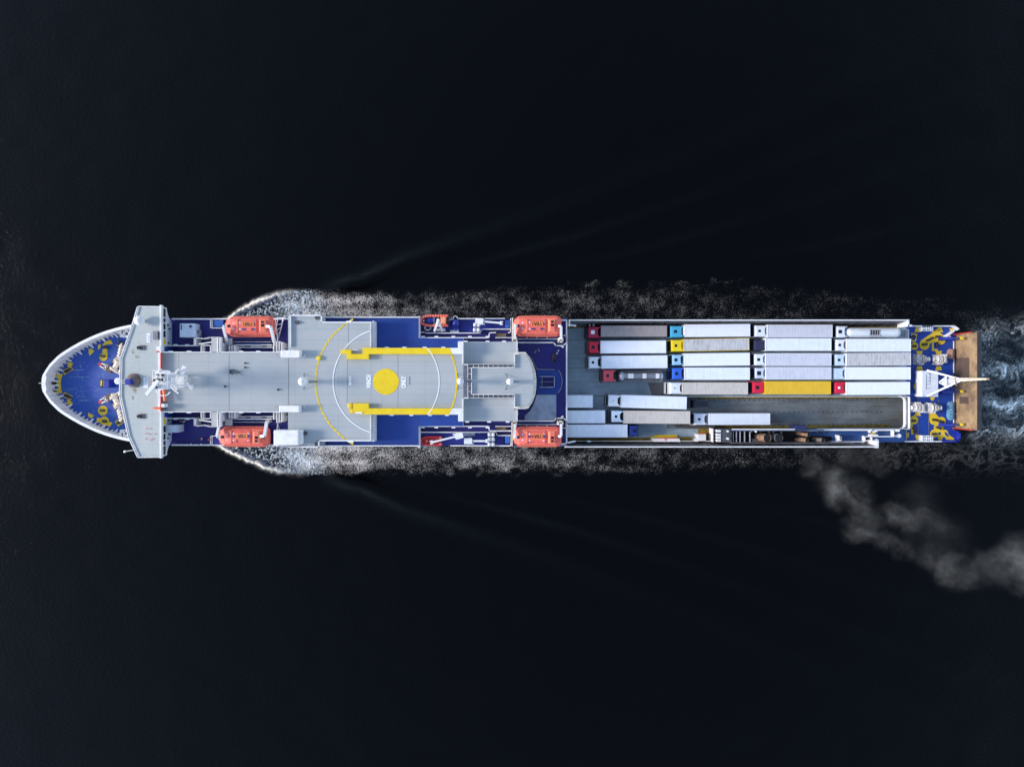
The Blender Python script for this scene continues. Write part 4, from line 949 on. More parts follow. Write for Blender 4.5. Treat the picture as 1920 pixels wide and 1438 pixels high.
for q in ([(1732, 646), (1737, 645.5)], [(1757, 631), (1761.5, 631)], [(1763, 637), (1767, 636.8)], [(1713, 649), (1716.5, 649)], [(1721.5, 724), (1725, 724.2)], [(1712.5, 789), (1715.5, 789)],
          [(1751, 787), (1757.5, 788)], [(1764, 790.5), (1768, 791)], [(1758.5, 801.5), (1763, 803)], [(1750.5, 813.5), (1754.5, 813.5)], [(1711, 632), (1715, 632)], [(1740, 638), (1748, 634)], [(1757, 643.5), (1757, 648)], [(1714, 803), (1716, 810)]):
    bollard(q, ZV, .2, .5)
m = M()
for x0, y0, x1, y1 in ((1722, 732, 1721, 772), (1744, 726, 1745, 745), (1721.5, 781, 1721, 815), (1741, 774, 1742, 815), (1760, 749, 1762, 776), (1721, 694, 1722, 716)):
    m.bar(P(x0, y0, ZV+.06), P(x1, y1, ZV+.06), .1, .06)
m.obj('mooring_line', paint('hawser', lin(126, 116, 92), .9, lin(90, 84, 70), .8, 2), F)
def winch(px, py, rz, mirror=1):
    c = P(px, py, ZV+1.3); m = M()
    def L(x, y, z): 
        x *= mirror*.88; y *= .84; v = Vector((x*math.cos(rz)-y*math.sin(rz), x*math.sin(rz)+y*math.cos(rz), 0)); return Vector((c.x+v.x, c.y+v.y, ZV+z))
    m.tube(L(-.9, 0, 1.2), L(1.1, 0, 1.2), .38, n=16)
    for x, r_ in ((-.55, .85), (-.05, .8), (.3, .8), (.75, .72)): m.tube(L(x-.07, 0, 1.2), L(x+.07, 0, 1.2), r_, n=22)
    m.tube(L(1.0, 0, 1.2), L(1.6, 0, 1.2), .3, .42, n=16); m.tube(L(1.6, 0, 1.2), L(1.7, 0, 1.2), .48, n=16)
    m.bar(L(-1.0, -.9, .9), L(-1.0, 1.2, .9), .55, 1.3); m.bar(L(-.6, -1.05, .7), L(.6, -1.05, .7), .55, .8); m.bar(L(.95, -.9, .5), L(.95, .9, .5), .16, .9)
    m.bar(L(-1.1, -1.2, .12), L(-1.1, 1.3, .12), .5, .2); m.bar(L(-1.1, 1.0, .1), L(1.2, 1.0, .1), .3, .18); m.bar(L(-1.1, -1.15, .1), L(1.2, -1.15, .1), .3, .18)
    w_ = m.obj('mooring_winch', paint('winch_grey', lin(216, 214, 214), .5, lin(160, 154, 154), .5, 1.4) if 'winch_grey' not in MATS else MATS['winch_grey'], F, bevel=.0)
    m = M(); m.tube(L(.1, 0, 1.2), L(.22, 0, 1.2), .66, n=20); m.tube(L(.42, 0, 1.2), L(.66, 0, 1.2), .62, n=20); m.tube(L(-.45, 0, 1.2), L(-.12, 0, 1.2), .58, n=20); m.obj('rope_drum', paint('stained_drum', lin(120, 108, 104), .6, lin(70, 60, 58), .8, 2) if 'stained_drum' not in MATS else MATS['stained_drum'], w_)
winch(1729, 673.5, 0); winch(1764, 673.5, 0, -1); winch(1723, 764.5, math.pi, 1) ; winch(1751, 764.5, 0)
for y0, y1 in ((610.5, 620.5), (816.8, 827)):
    m = M(); m.box(1729, y0, 1749.7, y1, ZV, 14.3); fl = m.obj('roller_fairlead', W, F)
    m = M()
    for i, x in enumerate((1730.3, 1733.5, 1738, 1741.5, 1746)):
        for j in (0, 1):
            yy = y0+1.2+j*5+random.random(); m.box(x, yy, x+2.1, yy+2.1, 14.3, 14.33)
    m.obj('fairlead_hole', GLASS, fl)
m = M()
m.wall([(1708, 611.2), (1790, 611.2), (1798.5, 617), (1791, 619.5), (1776.5, 630.5)], ZV, 1.3, .18); m.wall([(1776, 629), (1782, 629), (1781, 634)], ZV, 1.2, .2)
m.wall([(1646, 828), (1768, 827.8)], ZV, 1.3, .17); m.wall([(1700, 617), (1704, 618), (1704, 634)], ZV, 1.2, .1); m.wall([(1788.8, 640), (1788.8, 699)], ZV, .3, .1); m.wall([(1788.8, 737), (1788.8, 793)], ZV, .3, .1)
m.obj('stern_bulwark', W, F)
m = M(); m.wall([(1768, 827.8), (1795, 827.5), (1800, 824), (1800, 811), (1790, 808)], ZV, 1.4, .3); m.prism([(1790.2, 808), (1800, 811), (1800, 823), (1795, 827), (1790.2, 827)], 11.5, 13.2); m.prism([(1790.2, 612), (1798, 617), (1790.2, 620)], 11.5, 13.1); m.obj('quarter_bulwark', BCAN, F)
m = M(); m.box(1787, 641, 1789.3, 806, ZV+.01, ZV+.1); m.obj('deck_edge_plate', SIDEW, F)
# stern door standing upright behind the deck
m = M(); x0 = P(1790.5, 0, ZV).x; ya = P(0, 807, 19.5).y; yb = P(0, 623, 19.5).y
m.add([(x0, ya, 11.6), (x0+.5, ya, 11.6), (x0+.75, ya, 19.5), (x0+.3, ya, 19.5), (x0, yb, 11.6), (x0+.5, yb, 11.6), (x0+.75, yb, 19.5), (x0+.3, yb, 19.5)],
      [(0, 1, 2, 3), (7, 6, 5, 4), (0, 4, 5, 1), (1, 5, 6, 2), (2, 6, 7, 3), (3, 7, 4, 0)]); sd = m.obj('stern_door', TAN, F)
m = M()
def on_door(y0, y1, z0, z1, off=.06):
    fx = lambda z: x0+.3*(z-11.6)/7.9-off
    a_ = P(0, y1, 16).y; b_ = P(0, y0, 16).y
    m.add([(fx(z0), a_, z0), (fx(z1), a_, z1), (fx(z1), b_, z1), (fx(z0), b_, z0), (fx(z0)+off, a_, z0), (fx(z1)+off, a_, z1), (fx(z1)+off, b_, z1), (fx(z0)+off, b_, z0)], [(0, 1, 2, 3), (0, 4, 5, 1), (1, 5, 6, 2), (2, 6, 7, 3), (3, 7, 4, 0)])
on_door(671, 716, 13.2, 17.2); on_door(744, 757, 14.4, 17); m.obj('dark_door_panel', TAND, sd)
m = M(); m.wbox(x0+.2, ya, 19.5, x0+.95, yb, 19.75); m.wbox(x0+1.0, ya+.2, 19.2, x0+1.12, yb-.2, 19.4); m.obj('door_edge', DARK, sd)
m = M(); m.bar(P(1785, 628, 13.4), P(1823, 622.3, 18.8), .14, .16); m.bar(P(1786, 803, 13.4), P(1824, 806.5, 18.8), .14, .16); m.obj('door_side_arm', RED, F)
for y in (634.8, 734.5, 796.5):
    m = M(); a_ = P(1770, y, 14.2); b_ = P(1787, y, 15.0); d = (b_-a_).normalized(); m.tube(a_-d*.3, b_, .3, n=16); m.wbox(a_.x-.5, a_.y-.35, ZV, a_.x+.2, a_.y+.35, 14.3)
    rr = m.obj('hydraulic_ram', BCAN, F); m = M(); e = P(1801, y, 16.5); m.tube(b_, e, .2, n=14); m.obj('ram_rod', paint('ram_steel', lin(52, 54, 96), .4) if 'ram_steel' not in MATS else MATS['ram_steel'], rr)
    m = M(); e = P(1804.5, y-.5, 16.6); m.wbox(e.x-.35, e.y-.25, 16.2, e.x+.1, e.y+.25, 16.8); m.obj('ram_lug', YELB, rr)
# stern house with the aft mast
m = M(); m.box(1728.8, 695.2, 1759.3, 744, 15.8, 18.0); sh = m.obj('stern_house', paint('house_roof_white', lin(206, 210, 218), .5, lin(176, 180, 190), .6, .8, fine=.2), F, bevel=.06)
m = M()
for x, y in ((1732, 698), (1732, 741), (1756, 698), (1756, 741)): c = P(x, y, 15.8); m.wbox(c.x-.2, c.y-.2, ZV, c.x+.2, c.y+.2, 15.8)
m.obj('house_leg', W, sh)
m = M()
for y in (700, 708, 714, 720, 728): m.box(1738, y, 1745, y+.5, 18.01, 18.04); 
m.box(1736.5, 702, 1737.1, 730, 18.01, 18.04); m.box(1743.5, 702, 1744.1, 718, 18.01, 18.04); m.box(1742, 700, 1745.5, 701.3, 18, 18.1); m.box(1743, 737.8, 1746, 739.2, 18, 18.1); m.obj('roof_lines', SEMIG, sh)
m = M(); A_ = P(1738, 694.6, 18.2); B_ = P(1738, 742.5, 18.2); T = P(1804, 712, 22.5)
m.bar(A_, T, .3, .3); m.bar(B_, T, .3, .3); A2 = P(1762, 706, 18.3); B2 = P(1762, 728, 18.3); C2 = P(1764, 733, 17.5); D2 = P(1762, 702, 17.5)
m.bar(P(1761, 716.5, 18), P(1778, 703.5, 20.5), .16, .16); m.bar(P(1761, 717, 18), P(1778, 727, 20.5), .16, .16); m.bar(P(1766, 716.5, 18.2), P(1787, 707, 21.3), .14, .14); m.bar(P(1766, 717, 18.2), P(1784, 724, 21.2), .14, .14)
m.bar(A_.lerp(T, .55), B_.lerp(T, .55), .16, .16); m.bar(A_.lerp(T, .8), B_.lerp(T, .8), .16, .16)
m.prism([(1765, 712), (1784, 708), (1795, 712), (1785, 719), (1768, 722)], 20.3, 20.4); am = m.obj('aft_mast', W, F)
m = M(); T2 = Vector((T.x, T.y, 30.0)); T2 = Vector((T.x+.1, T.y+.1, 29.6))
q = [Vector(v) for v in ((-.28, -.28, 0), (-.28, .28, 0), (.28, .28, 0), (.28, -.28, 0))]
for i in range(4): m.bar(T+q[i], T2+q[i]*.35, .1, .1)
for k in range(14):
    t0, t1 = k/14, (k+1)/14; s0 = 1-.65*t0; s1 = 1-.65*t1
    for i in range(4):
        j = (i+1) % 4; m.bar(T.lerp(T2, t0)+q[i]*s0, T.lerp(T2, t1)+q[j]*s1, .07, .07); m.bar(T.lerp(T2, t1)+q[i]*s1, T.lerp(T2, t1)+q[j]*s1, .08, .08)
m.wbox(T.x-.3, T.y-.3, 20.6, T.x+.3, T.y+.3, 22.6); m.obj('mast_lattice', WC, am)
m = M(); m.bar(P(1790, 708, 22), P(1793, 723, 22), .14, .14); m.lathe(T2, [(.2, -.1), (.25, .2), (0, .4)], 10); m.obj('mast_lamp', PIPE, am)

# ================================================================ LOOSE THINGS
def coil(name, px, py, w_, h_, mat, label, grp=None, twist=6):
    m = M(); c = P(px, py, ZV+.4); lw, lh = w_*K(ZV)/2, h_*K(ZV)/2
    for k in range(twist):
        zz = ZV+.14+.12*(k//2); s_ = 1-.13*k; n = 22; ph = random.random()
        pts = [Vector((c.x+lw*s_*math.copysign(abs(math.cos(t))**.6, math.cos(t)), c.y+lh*(1-.08*k)*math.copysign(abs(math.sin(t))**.6, math.sin(t)), zz+random.uniform(-.04, .1))) for t in [2*math.pi*i/n+ph for i in range(n+1)]]
        pts[-1] = pts[0]; m.pipe(pts, .13, 6)
    for k in range(9):
        t = -1+2*k/8; y = c.y+lh*.88*t; m.pipe([Vector((c.x-lw*.85, y, ZV+.5)), Vector((c.x, y+random.uniform(-.15, .15), ZV+.85)), Vector((c.x+lw*.85, y+random.uniform(-.2, .2), ZV+.5))], .15, 6)
    m.wbox(c.x-lw*.8, c.y-lh*.88, ZV+.03, c.x+lw*.8, c.y+lh*.88, ZV+.5)
    return tag(m.obj(name, mat), label, 'rope', grp)
coil('rope_pile', 1783, 663.5, 11.5, 17, ROPE, 'heap of tan pink mooring rope against the stern door')
coil('rope_pile', 1783, 770.5, 11.5, 34, ROPEB, 'long pile of pale blue mooring rope beside the stern door')
# lifeboats
def lifeboat(px0, px1, py0, py1, label, num, flip, z0=21.6):
    a_ = P(px0, py1, z0+1.4); b_ = P(px1, py0, z0+1.4); Lb = b_.x-a_.x; Wb = b_.y-a_.y; cx, cy = (a_.x+b_.x)/2, (a_.y+b_.y)/2
    t = thing('lifeboat', label, 'lifeboat', (cx, cy, z0), 0, 'enclosed orange lifeboats hung in davits')
    # stations: x fraction, half width at gunwale, roof height, roof half width
    S = [(0, .25, 1.3, .18), (.015, .32, 1.75, .26), (.05, .375, 2.15, .30), (.13, .485, 2.5, .37), (.30, .5, 2.75, .26), (.31, .498, 2.8, .26), (.66, .5, 2.8, .26), (.68, .5, 2.55, .3), (.9, .495, 2.5, .36), (.965, .45, 2.25, .32), (1.0, .36, 1.7, .26)]
    m = M(); ring = []
    for u, g, h_, rw in S:
        x = -Lb/2+Lb*u; kd = .0 if .1 < u < .9 else .55
        pr = [(0, kd), (g*.55, kd+.15), (g*.86, .75), (g, 1.15), (g*1.0, 1.4), (g*.93, 1.55), (max(rw+.02, g*.8), min(h_-.25, 2.3)), (rw, h_), (0, h_+.04)]
        ring.append([(x, y*Wb, z) for y, z in pr]+[(x, -y*Wb, z) for y, z in pr[-2:0:-1]])
    k = len(ring[0]); v = [p for r_ in ring for p in r_]
    m.add(v, [(i*k+j, i*k+(j+1) % k, (i+1)*k+(j+1) % k, (i+1)*k+j) for i in range(len(S)-1) for j in range(k)]+[tuple(range(k))[::-1], tuple(range((len(S)-1)*k, len(S)*k))])
    hl = m.obj('hull_and_canopy', ORG, t)
    X = lambda u: -Lb/2+Lb*u
    m = M(); m.prism
    m.wbox(X(.005), -Wb*.17, 1.5, X(.06), Wb*.17, 2.1); m.obj('bow_moulding', ORGL, t, bevel=.12)
    m = M(); m.wbox(X(.075), -Wb*.07, 2.2, X(.13), Wb*.07, 2.62); m.wbox(X(.92), -Wb*.05, 2.3, X(.95), Wb*.05, 2.7); m.obj('release_hook', BLACK, t)
    s_ = 1 if flip else -1
    m = M(); m.add([(X(.72), -Wb*.3, 2.5), (X(.72), Wb*.3, 2.5), (X(.86), Wb*.3, 2.5), (X(.86), -Wb*.3, 2.5), (X(.735), -Wb*.27, 3.1), (X(.735), Wb*.27, 3.1), (X(.85), Wb*.26, 3.1), (X(.85), -Wb*.26, 3.1)],
                   [(3, 2, 1, 0), (4, 5, 6, 7), (0, 1, 5, 4), (1, 2, 6, 5), (2, 3, 7, 6), (3, 0, 4, 7)]); ct = m.obj('conning_hatch', ORGL, t, bevel=.05)
    m = M(); m.wbox(X(.765), -Wb*.24, 3.1, X(.845), Wb*.24, 3.14); m.obj('hatch_top', ORG, ct)
    m = M(); m.wbox(X(.775), s_*Wb*-.02-.25, 3.14, X(.835), s_*Wb*-.02+.25, 3.18); m.wbox(X(.775), s_*Wb*-.18-.2, 3.14, X(.83), s_*Wb*-.18+.2, 3.18); m.obj('hatch_window', GLASS, ct)
    m = M()
    for y in (-.235, -.0, .235): m.wbox(X(.31), y*Wb-.02, 2.81, X(.655), y*Wb+.02, 2.86 if y else 2.88)
    m.wbox(X(.307), -Wb*.3, 2.5, X(.3135), Wb*.3, 2.86)
    m.obj('roof_seam', paint('seam_red', lin(176, 60, 54), .6) if 'seam_red' not in MATS else MATS['seam_red'], t)
    m = M()
    for sg in (-1, 1):
        m.bar((X(.3), sg*Wb*.47, 1.72), (X(.68), sg*Wb*.475, 1.72), .05, .05); m.bar((X(.05), sg*Wb*.345, 1.5), (X(.17), sg*Wb*.465, 1.7), .05, .05); m.bar((X(.17), sg*Wb*.465, 1.7), (X(.3), sg*Wb*.47, 1.72), .05, .05); m.bar((X(.68), sg*Wb*.475, 1.72), (X(.9), sg*Wb*.46, 1.6), .05, .05)
        m.bar((X(.08), sg*Wb*.3, 2.28), (X(.25), sg*Wb*.36, 2.6), .06, .06)
    m.bar((X(.285), -Wb*.42, 2.1), (X(.285), -Wb*.28, 2.76), .08, .08); m.bar((X(.285), Wb*.42, 2.1), (X(.285), Wb*.28, 2.76), .08, .08); m.bar((X(.285), -Wb*.28, 2.78), (X(.285), Wb*.28, 2.78), .08, .08)
    m.obj('grab_rail', ORGL, t)
    m = M()
    for u in (.2, .34, .63):
        for sg in (-1, 1):
            y = sg*Wb*(.13 if u == .2 else .16); z = 2.86 if u > .3 else 2.66
            m.wbox(X(u)-.22, y-.04, z-.2, X(u)+.22, y+.04, z); m.wbox(X(u)-.04, y-.22, z-.2, X(u)+.04, y+.22, z+.005)
    m.obj('reflector_cross', WHM, t)
    m = M(); yy = Wb*(.09 if not flip else .05); m.wbox(X(.38), yy-.5, 2.84, X(.62), yy+.5, 2.875); pn = m.obj('name_panel', PANEL, t)
    tx = text('name_lettering', 'LYBR', (X(.535), yy+.02, 2.885), .95, math.pi, BLKM, pn, .95, .02)
    text('number_lettering', num, (X(.41), yy if not flip or num != '2' else yy-.9, 2.885), .85, math.pi, REDM, pn, .9, .02)
    m = M()
    for u in (.42, .6):
        n = 14; y = yy-.85 if not flip else yy-.2; y = -Wb*.03-.35 if not flip else yy+.1
        if flip: uu = .345 if u < .5 else .655
        else: uu = u
        m.wprism([(X(uu)+.42*math.cos(2*math.pi*i/n), y-.15+.2*math.sin(2*math.pi*i/n)) for i in range(n)], 2.84, 2.895)
    m.obj('logo', paint('logo_blue', lin(70, 54, 110), .6) if 'logo_blue' not in MATS else MATS['logo_blue'], pn)
    return t
lifeboat(424, 516.5, 592.8, 632, 'orange lifeboat numbered 1, hung forward at the top side, left of the wide grey deck', '1', False, 23.4)
lifeboat(412, 505, 799, 837.8, 'orange lifeboat numbered 2, hung at the lower side beside the white container', '2', True, 23.4)
lifeboat(961.5, 1052.5, 592, 631.5, 'orange lifeboat hung aft at the top side, next to the vehicle deck', '3', False)
lifeboat(961.5, 1052.5, 799.5, 838, 'orange lifeboat hung aft at the lower side, over the foam', '4', True)
# rescue boats
def ribpts(L_, W_, n=26, nose=.45):
    pts = []
    for i in range(n+1):
        t = i/n*2-1; s_ = abs(t)
        if s_ > nose: x = (s_-nose)/(1-nose); pts.append((-L_/2+L_*(.32+.68*x), math.copysign(W_/2, t)))
        else: a_ = s_/nose*math.pi/2; pts.append((-L_/2+L_*.32*(1-math.cos(a_)), math.sin(a_)*W_/2*(1 if t > 0 else -1)))
    return pts
c = P(814.5, 601.5, 22.6)
t = thing('rescue_boat', 'orange inflatable rescue boat with pointed bow under a white A shaped davit', 'rescue boat', (c.x, c.y, 21.9))
pts = ribpts(5.4, 1.9); m = M(); m.pipe([Vector((x, y, .7)) for x, y in pts], .24, 10); m.obj('inflatable_tube', ORG, t, smooth=True)
m = M(); q = [(x*.97, y*.93) for x, y in pts]; m.wprism(q, .1, .5); m.obj('floor', paint('boat_floor', lin(40, 46, 70), .6), t)
m = M(); m.wbox(1.2, -.72, .5, 2.35, .78, 1.3, .1); m.obj('console', ORGL, t, bevel=.08)
m = M(); m.lathe((-.9, 0, .5), [(.55, 0), (.6, .3), (.3, .45), (0, .5)], 14); m.lathe((-.2, .1, .5), [(.4, 0), (.45, .3), (0, .45)], 14); m.obj('blue_cover', BCAN, t, smooth=True)
m = M(); m.lathe((-2.1, 0, .5), [(.14, 0), (.14, .3), (0, .35)], 10); m.bar((-.05, -.9, .9), (-.05, .9, .9), .05, .05); m.obj('bow_post', W, t)
m = M(); m.lathe((2.75, -.1, .3), [(.3, 0), (.32, .6), (.15, .8), (0, .82)], 14); m.obj('outboard_motor', DARK, t)
c = P(808, 827, 22.3)
t = thing('rescue_boat', 'small bright red rescue boat below a slanting white crane arm', 'rescue boat', (c.x, c.y, 21.3))
pts = ribpts(4.0, 1.55); m = M(); m.pipe([Vector((x, y, .6)) for x, y in pts], .16, 10); m.obj('gunwale', paint('bright_red', lin(224, 50, 58), .4), t, smooth=True)
m = M(); m.wprism([(x*.97, y*.93) for x, y in pts], .05, .45); m.obj('hull', RED, t)
m = M(); m.wprism([(x*.5-.9, y*.55) for x, y in ribpts(2.2, 1.5)], .45, .6); m.obj('inner_deck', paint('deep_red', lin(168, 24, 20), .5), t)
m = M(); m.wbox(-1.1, -.7, .6, -1.04, .7, .8); m.wbox(1.6, -.75, .5, 2.1, -.45, .9); m.wbox(1.6, .45, .5, 2.1, .75, .9); m.wbox(-1.0, -.2, .5, -.6, .2, .9); m.obj('thwart', W if 0 else paint('pinkish_trim', lin(232, 120, 110), .5), t)
# life raft canisters
def raft(px, py, z, rz, label, grp):
    c = P(px, py, z); t = thing('life_raft_canister', label, 'life raft', (c.x, c.y, z-.75), rz, grp)
    m = M(); m.lathe((0, 0, .45), [(.25, -.68), (.36, -.62), (.4, -.45), (.4, -.03)], 16, 'x'); m.lathe((0, 0, .45), [(.4, .03), (.4, .45), (.36, .62), (.25, .68)], 16, 'x'); m.obj('shell', W, t, smooth=True)
    m = M(); m.lathe((0, 0, .45), [(.41, -.05), (.43, -.05), (.43, .05), (.41, .05)], 16, 'x'); m.wbox(-.4, -.38, 0, -.3, .38, .15); m.wbox(.3, -.38, 0, .4, .38, .15); m.obj('strap', GRAYP, t)
raft(901, 600.5, 22.8, 0, 'white life raft canister at the outer rail, at the foot of the straight crane', 'life raft canisters'); raft(894, 609, 22.8, 0, 'white life raft canister, middle one of the upper group of three', 'life raft canisters'); raft(893.5, 618.5, 22.8, 0, 'white life raft canister nearest the ship centre in the upper group', 'life raft canisters')
raft(921, 815, 22.8, 0, 'white life raft canister nearest the ship centre in the lower group', 'life raft canisters'); raft(921, 824, 22.8, 0, 'white life raft canister, middle one of the lower group of three', 'life raft canisters'); raft(921, 833.3, 22.8, 0, 'white life raft canister at the outer rail of the lower group', 'life raft canisters')
# bench on the aft deck
c = P(1038.5, 671, 20.5); t = thing('bench', 'brown slatted bench on the dark blue aft passenger deck', 'bench', (c.x, c.y, 20.0))
m = M()
for i in range(4): m.wbox(-.3+i*.16, -.75, .42, -.18+i*.16, .75, .47)
m.obj('seat', BROWN, t); m = M(); m.wbox(.38, -.75, .45, .43, .75, .9); m.obj('backrest', BROWN, t)
for y in (-.6, .6): m = M(); m.wbox(-.28, y-.04, 0, .36, y+.04, .42); m.obj('leg', DARK, t)
c = P(1040, 676.5, 20.5); m = M(); m.wbox(c.x-.25, c.y-.2, 20.5, c.x+.2, c.y+.25, 20.8, .08); tag(m.obj('bag', BLACK, bevel=.03), 'small black bag lying on the brown bench', 'bag')
for x, y, lb in ((1044.6, 662.5, 'pale round bollard stool nearer the bench on the aft deck'), (1047.2, 657.5, 'pale round bollard stool farther from the bench on the aft deck')):
    c = P(x, y, 20.5); m = M(); m.lathe((c.x, c.y, 20.02), [(.22, 0), (.08, .05), (.06, .4), (.2, .45), (0, .5)], 14); tag(m.obj('stool', GRAYP), lb, 'stool', 'stools near the bench')
# people
SKIN = paint('skin', lin(206, 160, 136), .6)
def person(px, py, z, rz, top, leg, hair, label, sit=False):
    c = P(px, py, z+1.0); t = thing('person', label, 'person', (c.x, c.y, z), rz, None)
    J = [(0, 0, .95), (0, 0, 1.2), (0, 0, 1.42), (0, 0.02, 1.52), (0, .03, 1.64), (0, .03, 1.74)]; Rr = [.13, .12, .13, .055, .095, .07]; E = [(0, 1), (1, 2), (2, 3), (3, 4), (4, 5)]
    for s_ in (-1, 1):
        b_ = len(J)
        J += [(s_*.17, 0, 1.42), (s_*.22, .03, 1.15), (s_*.2, .16, .92), (s_*.195, .2, .86)]; Rr += [.06, .045, .032, .028]; E += [(2, b_), (b_, b_+1), (b_+1, b_+2), (b_+2, b_+3)]
        for k, (dx, l_) in enumerate(((-.03, .07), (-.01, .085), (.01, .08), (.03, .065), (-.05, .05))):
            J.append((s_*.195+dx*1.1, .22+l_*.4 if k < 4 else .21, .86-l_)); Rr.append(.009); E.append((b_+3, len(J)-1))
        b_ = len(J)
        J += [(s_*.09, 0, .88), (s_*.1, .02*s_, .48), (s_*.11, -.02, .08), (s_*.12, .14, .04)]; Rr += [.09, .06, .045, .04]; E += [(0, b_), (b_, b_+1), (b_+1, b_+2), (b_+2, b_+3)]
    me = bpy.data.meshes.new('body'); me.from_pydata(J, E, []); o = bpy.data.objects.new('body', me); COL.objects.link(o)
    md = o.modifiers.new('s', 'SKIN'); md.use_smooth_shade = True
    for i, v in enumerate(me.skin_vertices[0].data): v.radius = (Rr[i], Rr[i]); v.use_root = (i == 0)
    o.modifiers.new('b', 'SUBSURF').levels = 1
    bpy.context.view_layer.update()
    m2 = bpy.data.meshes.new_from_object(o.evaluated_get(bpy.context.evaluated_depsgraph_get()))
    for mt in (SKIN, top, leg): m2.materials.append(mt)
    for p in m2.polygons:
        q = p.center; p.use_smooth = True
        p.material_index = 2 if q.z < .93 and abs(q.x) < .17 and q.y < .12 or q.z < .8 else (1 if q.z < 1.48 and not (q.z < .96 and q.y > .12) else 0)
    bpy.data.objects.remove(o); b2 = bpy.data.objects.new('body', m2); COL.objects.link(b2); b2.parent = t
    m = M(); m.lathe((0, .015, 1.68), [(.1, -.06), (.108, 0), (.1, .06), (.06, .1), (0, .115)], 14); m.obj('hair', hair, t, smooth=True)
    m = M(); m.lathe((0, .13, 1.655), [(.018, -.02), (.006, .02)], 6); m.wbox(-.035, .118, 1.67, -.015, .126, 1.68); m.wbox(.015, .118, 1.67, .035, .126, 1.68); m.obj('face', SKIN, t)
    return t
col = lambda n, r, g, b: paint(n, lin(r, g, b), .7)
HBR = col('brown_hair', 84, 60, 44); HDK = col('dark_hair', 36, 28, 26)
person(379, 822.5, 23.03, 1.2, col('pink_jacket', 226, 160, 168), col('navy_trousers', 40, 42, 70), HBR, 'person in a pale pink top standing on the lower blue side deck')
person(377.5, 832.5, 23.03, 2.9, col('white_jacket', 214, 214, 224), col('grey_trousers', 90, 92, 100), HDK, 'person in a white jacket leaning at the lower outer rail')
person(393, 824, 23.03, -1.4, col('red_jacket', 176, 74, 62), col('black_trousers', 36, 34, 40), HBR, 'person in a dull red jacket beside the blue boarding cover')
person(340, 789.5, 23.03, .3, col('tan_jacket', 150, 120, 96), col('brown_trousers', 84, 66, 56), HBR, 'person in a tan jacket under the inner rail of the lower side deck')
person(345.5, 790.5, 23.03, .8, col('lilac_jacket', 176, 166, 180), col('slate_trousers', 70, 72, 84), HDK, 'person in a lilac grey jacket right beside the one in tan')
person(358, 832.5, 23.03, 3.0, col('pale_jacket', 190, 190, 206), col('blue_trousers', 56, 66, 110), HDK, 'person in a pale grey jacket at the lower rail, nearer the bridge')
person(1004, 660, 20.03, 1.0, col('lavender_jacket', 200, 190, 214), col('dark_jeans', 40, 46, 80), HBR, 'person in a lavender top on the dark blue aft passenger deck')
person(1010.5, 656.5, 20.03, 2.0, col('light_blue_jacket', 160, 186, 210), col('blue_jeans', 56, 70, 110), HDK, 'person in a light blue top on the dark blue aft passenger deck')
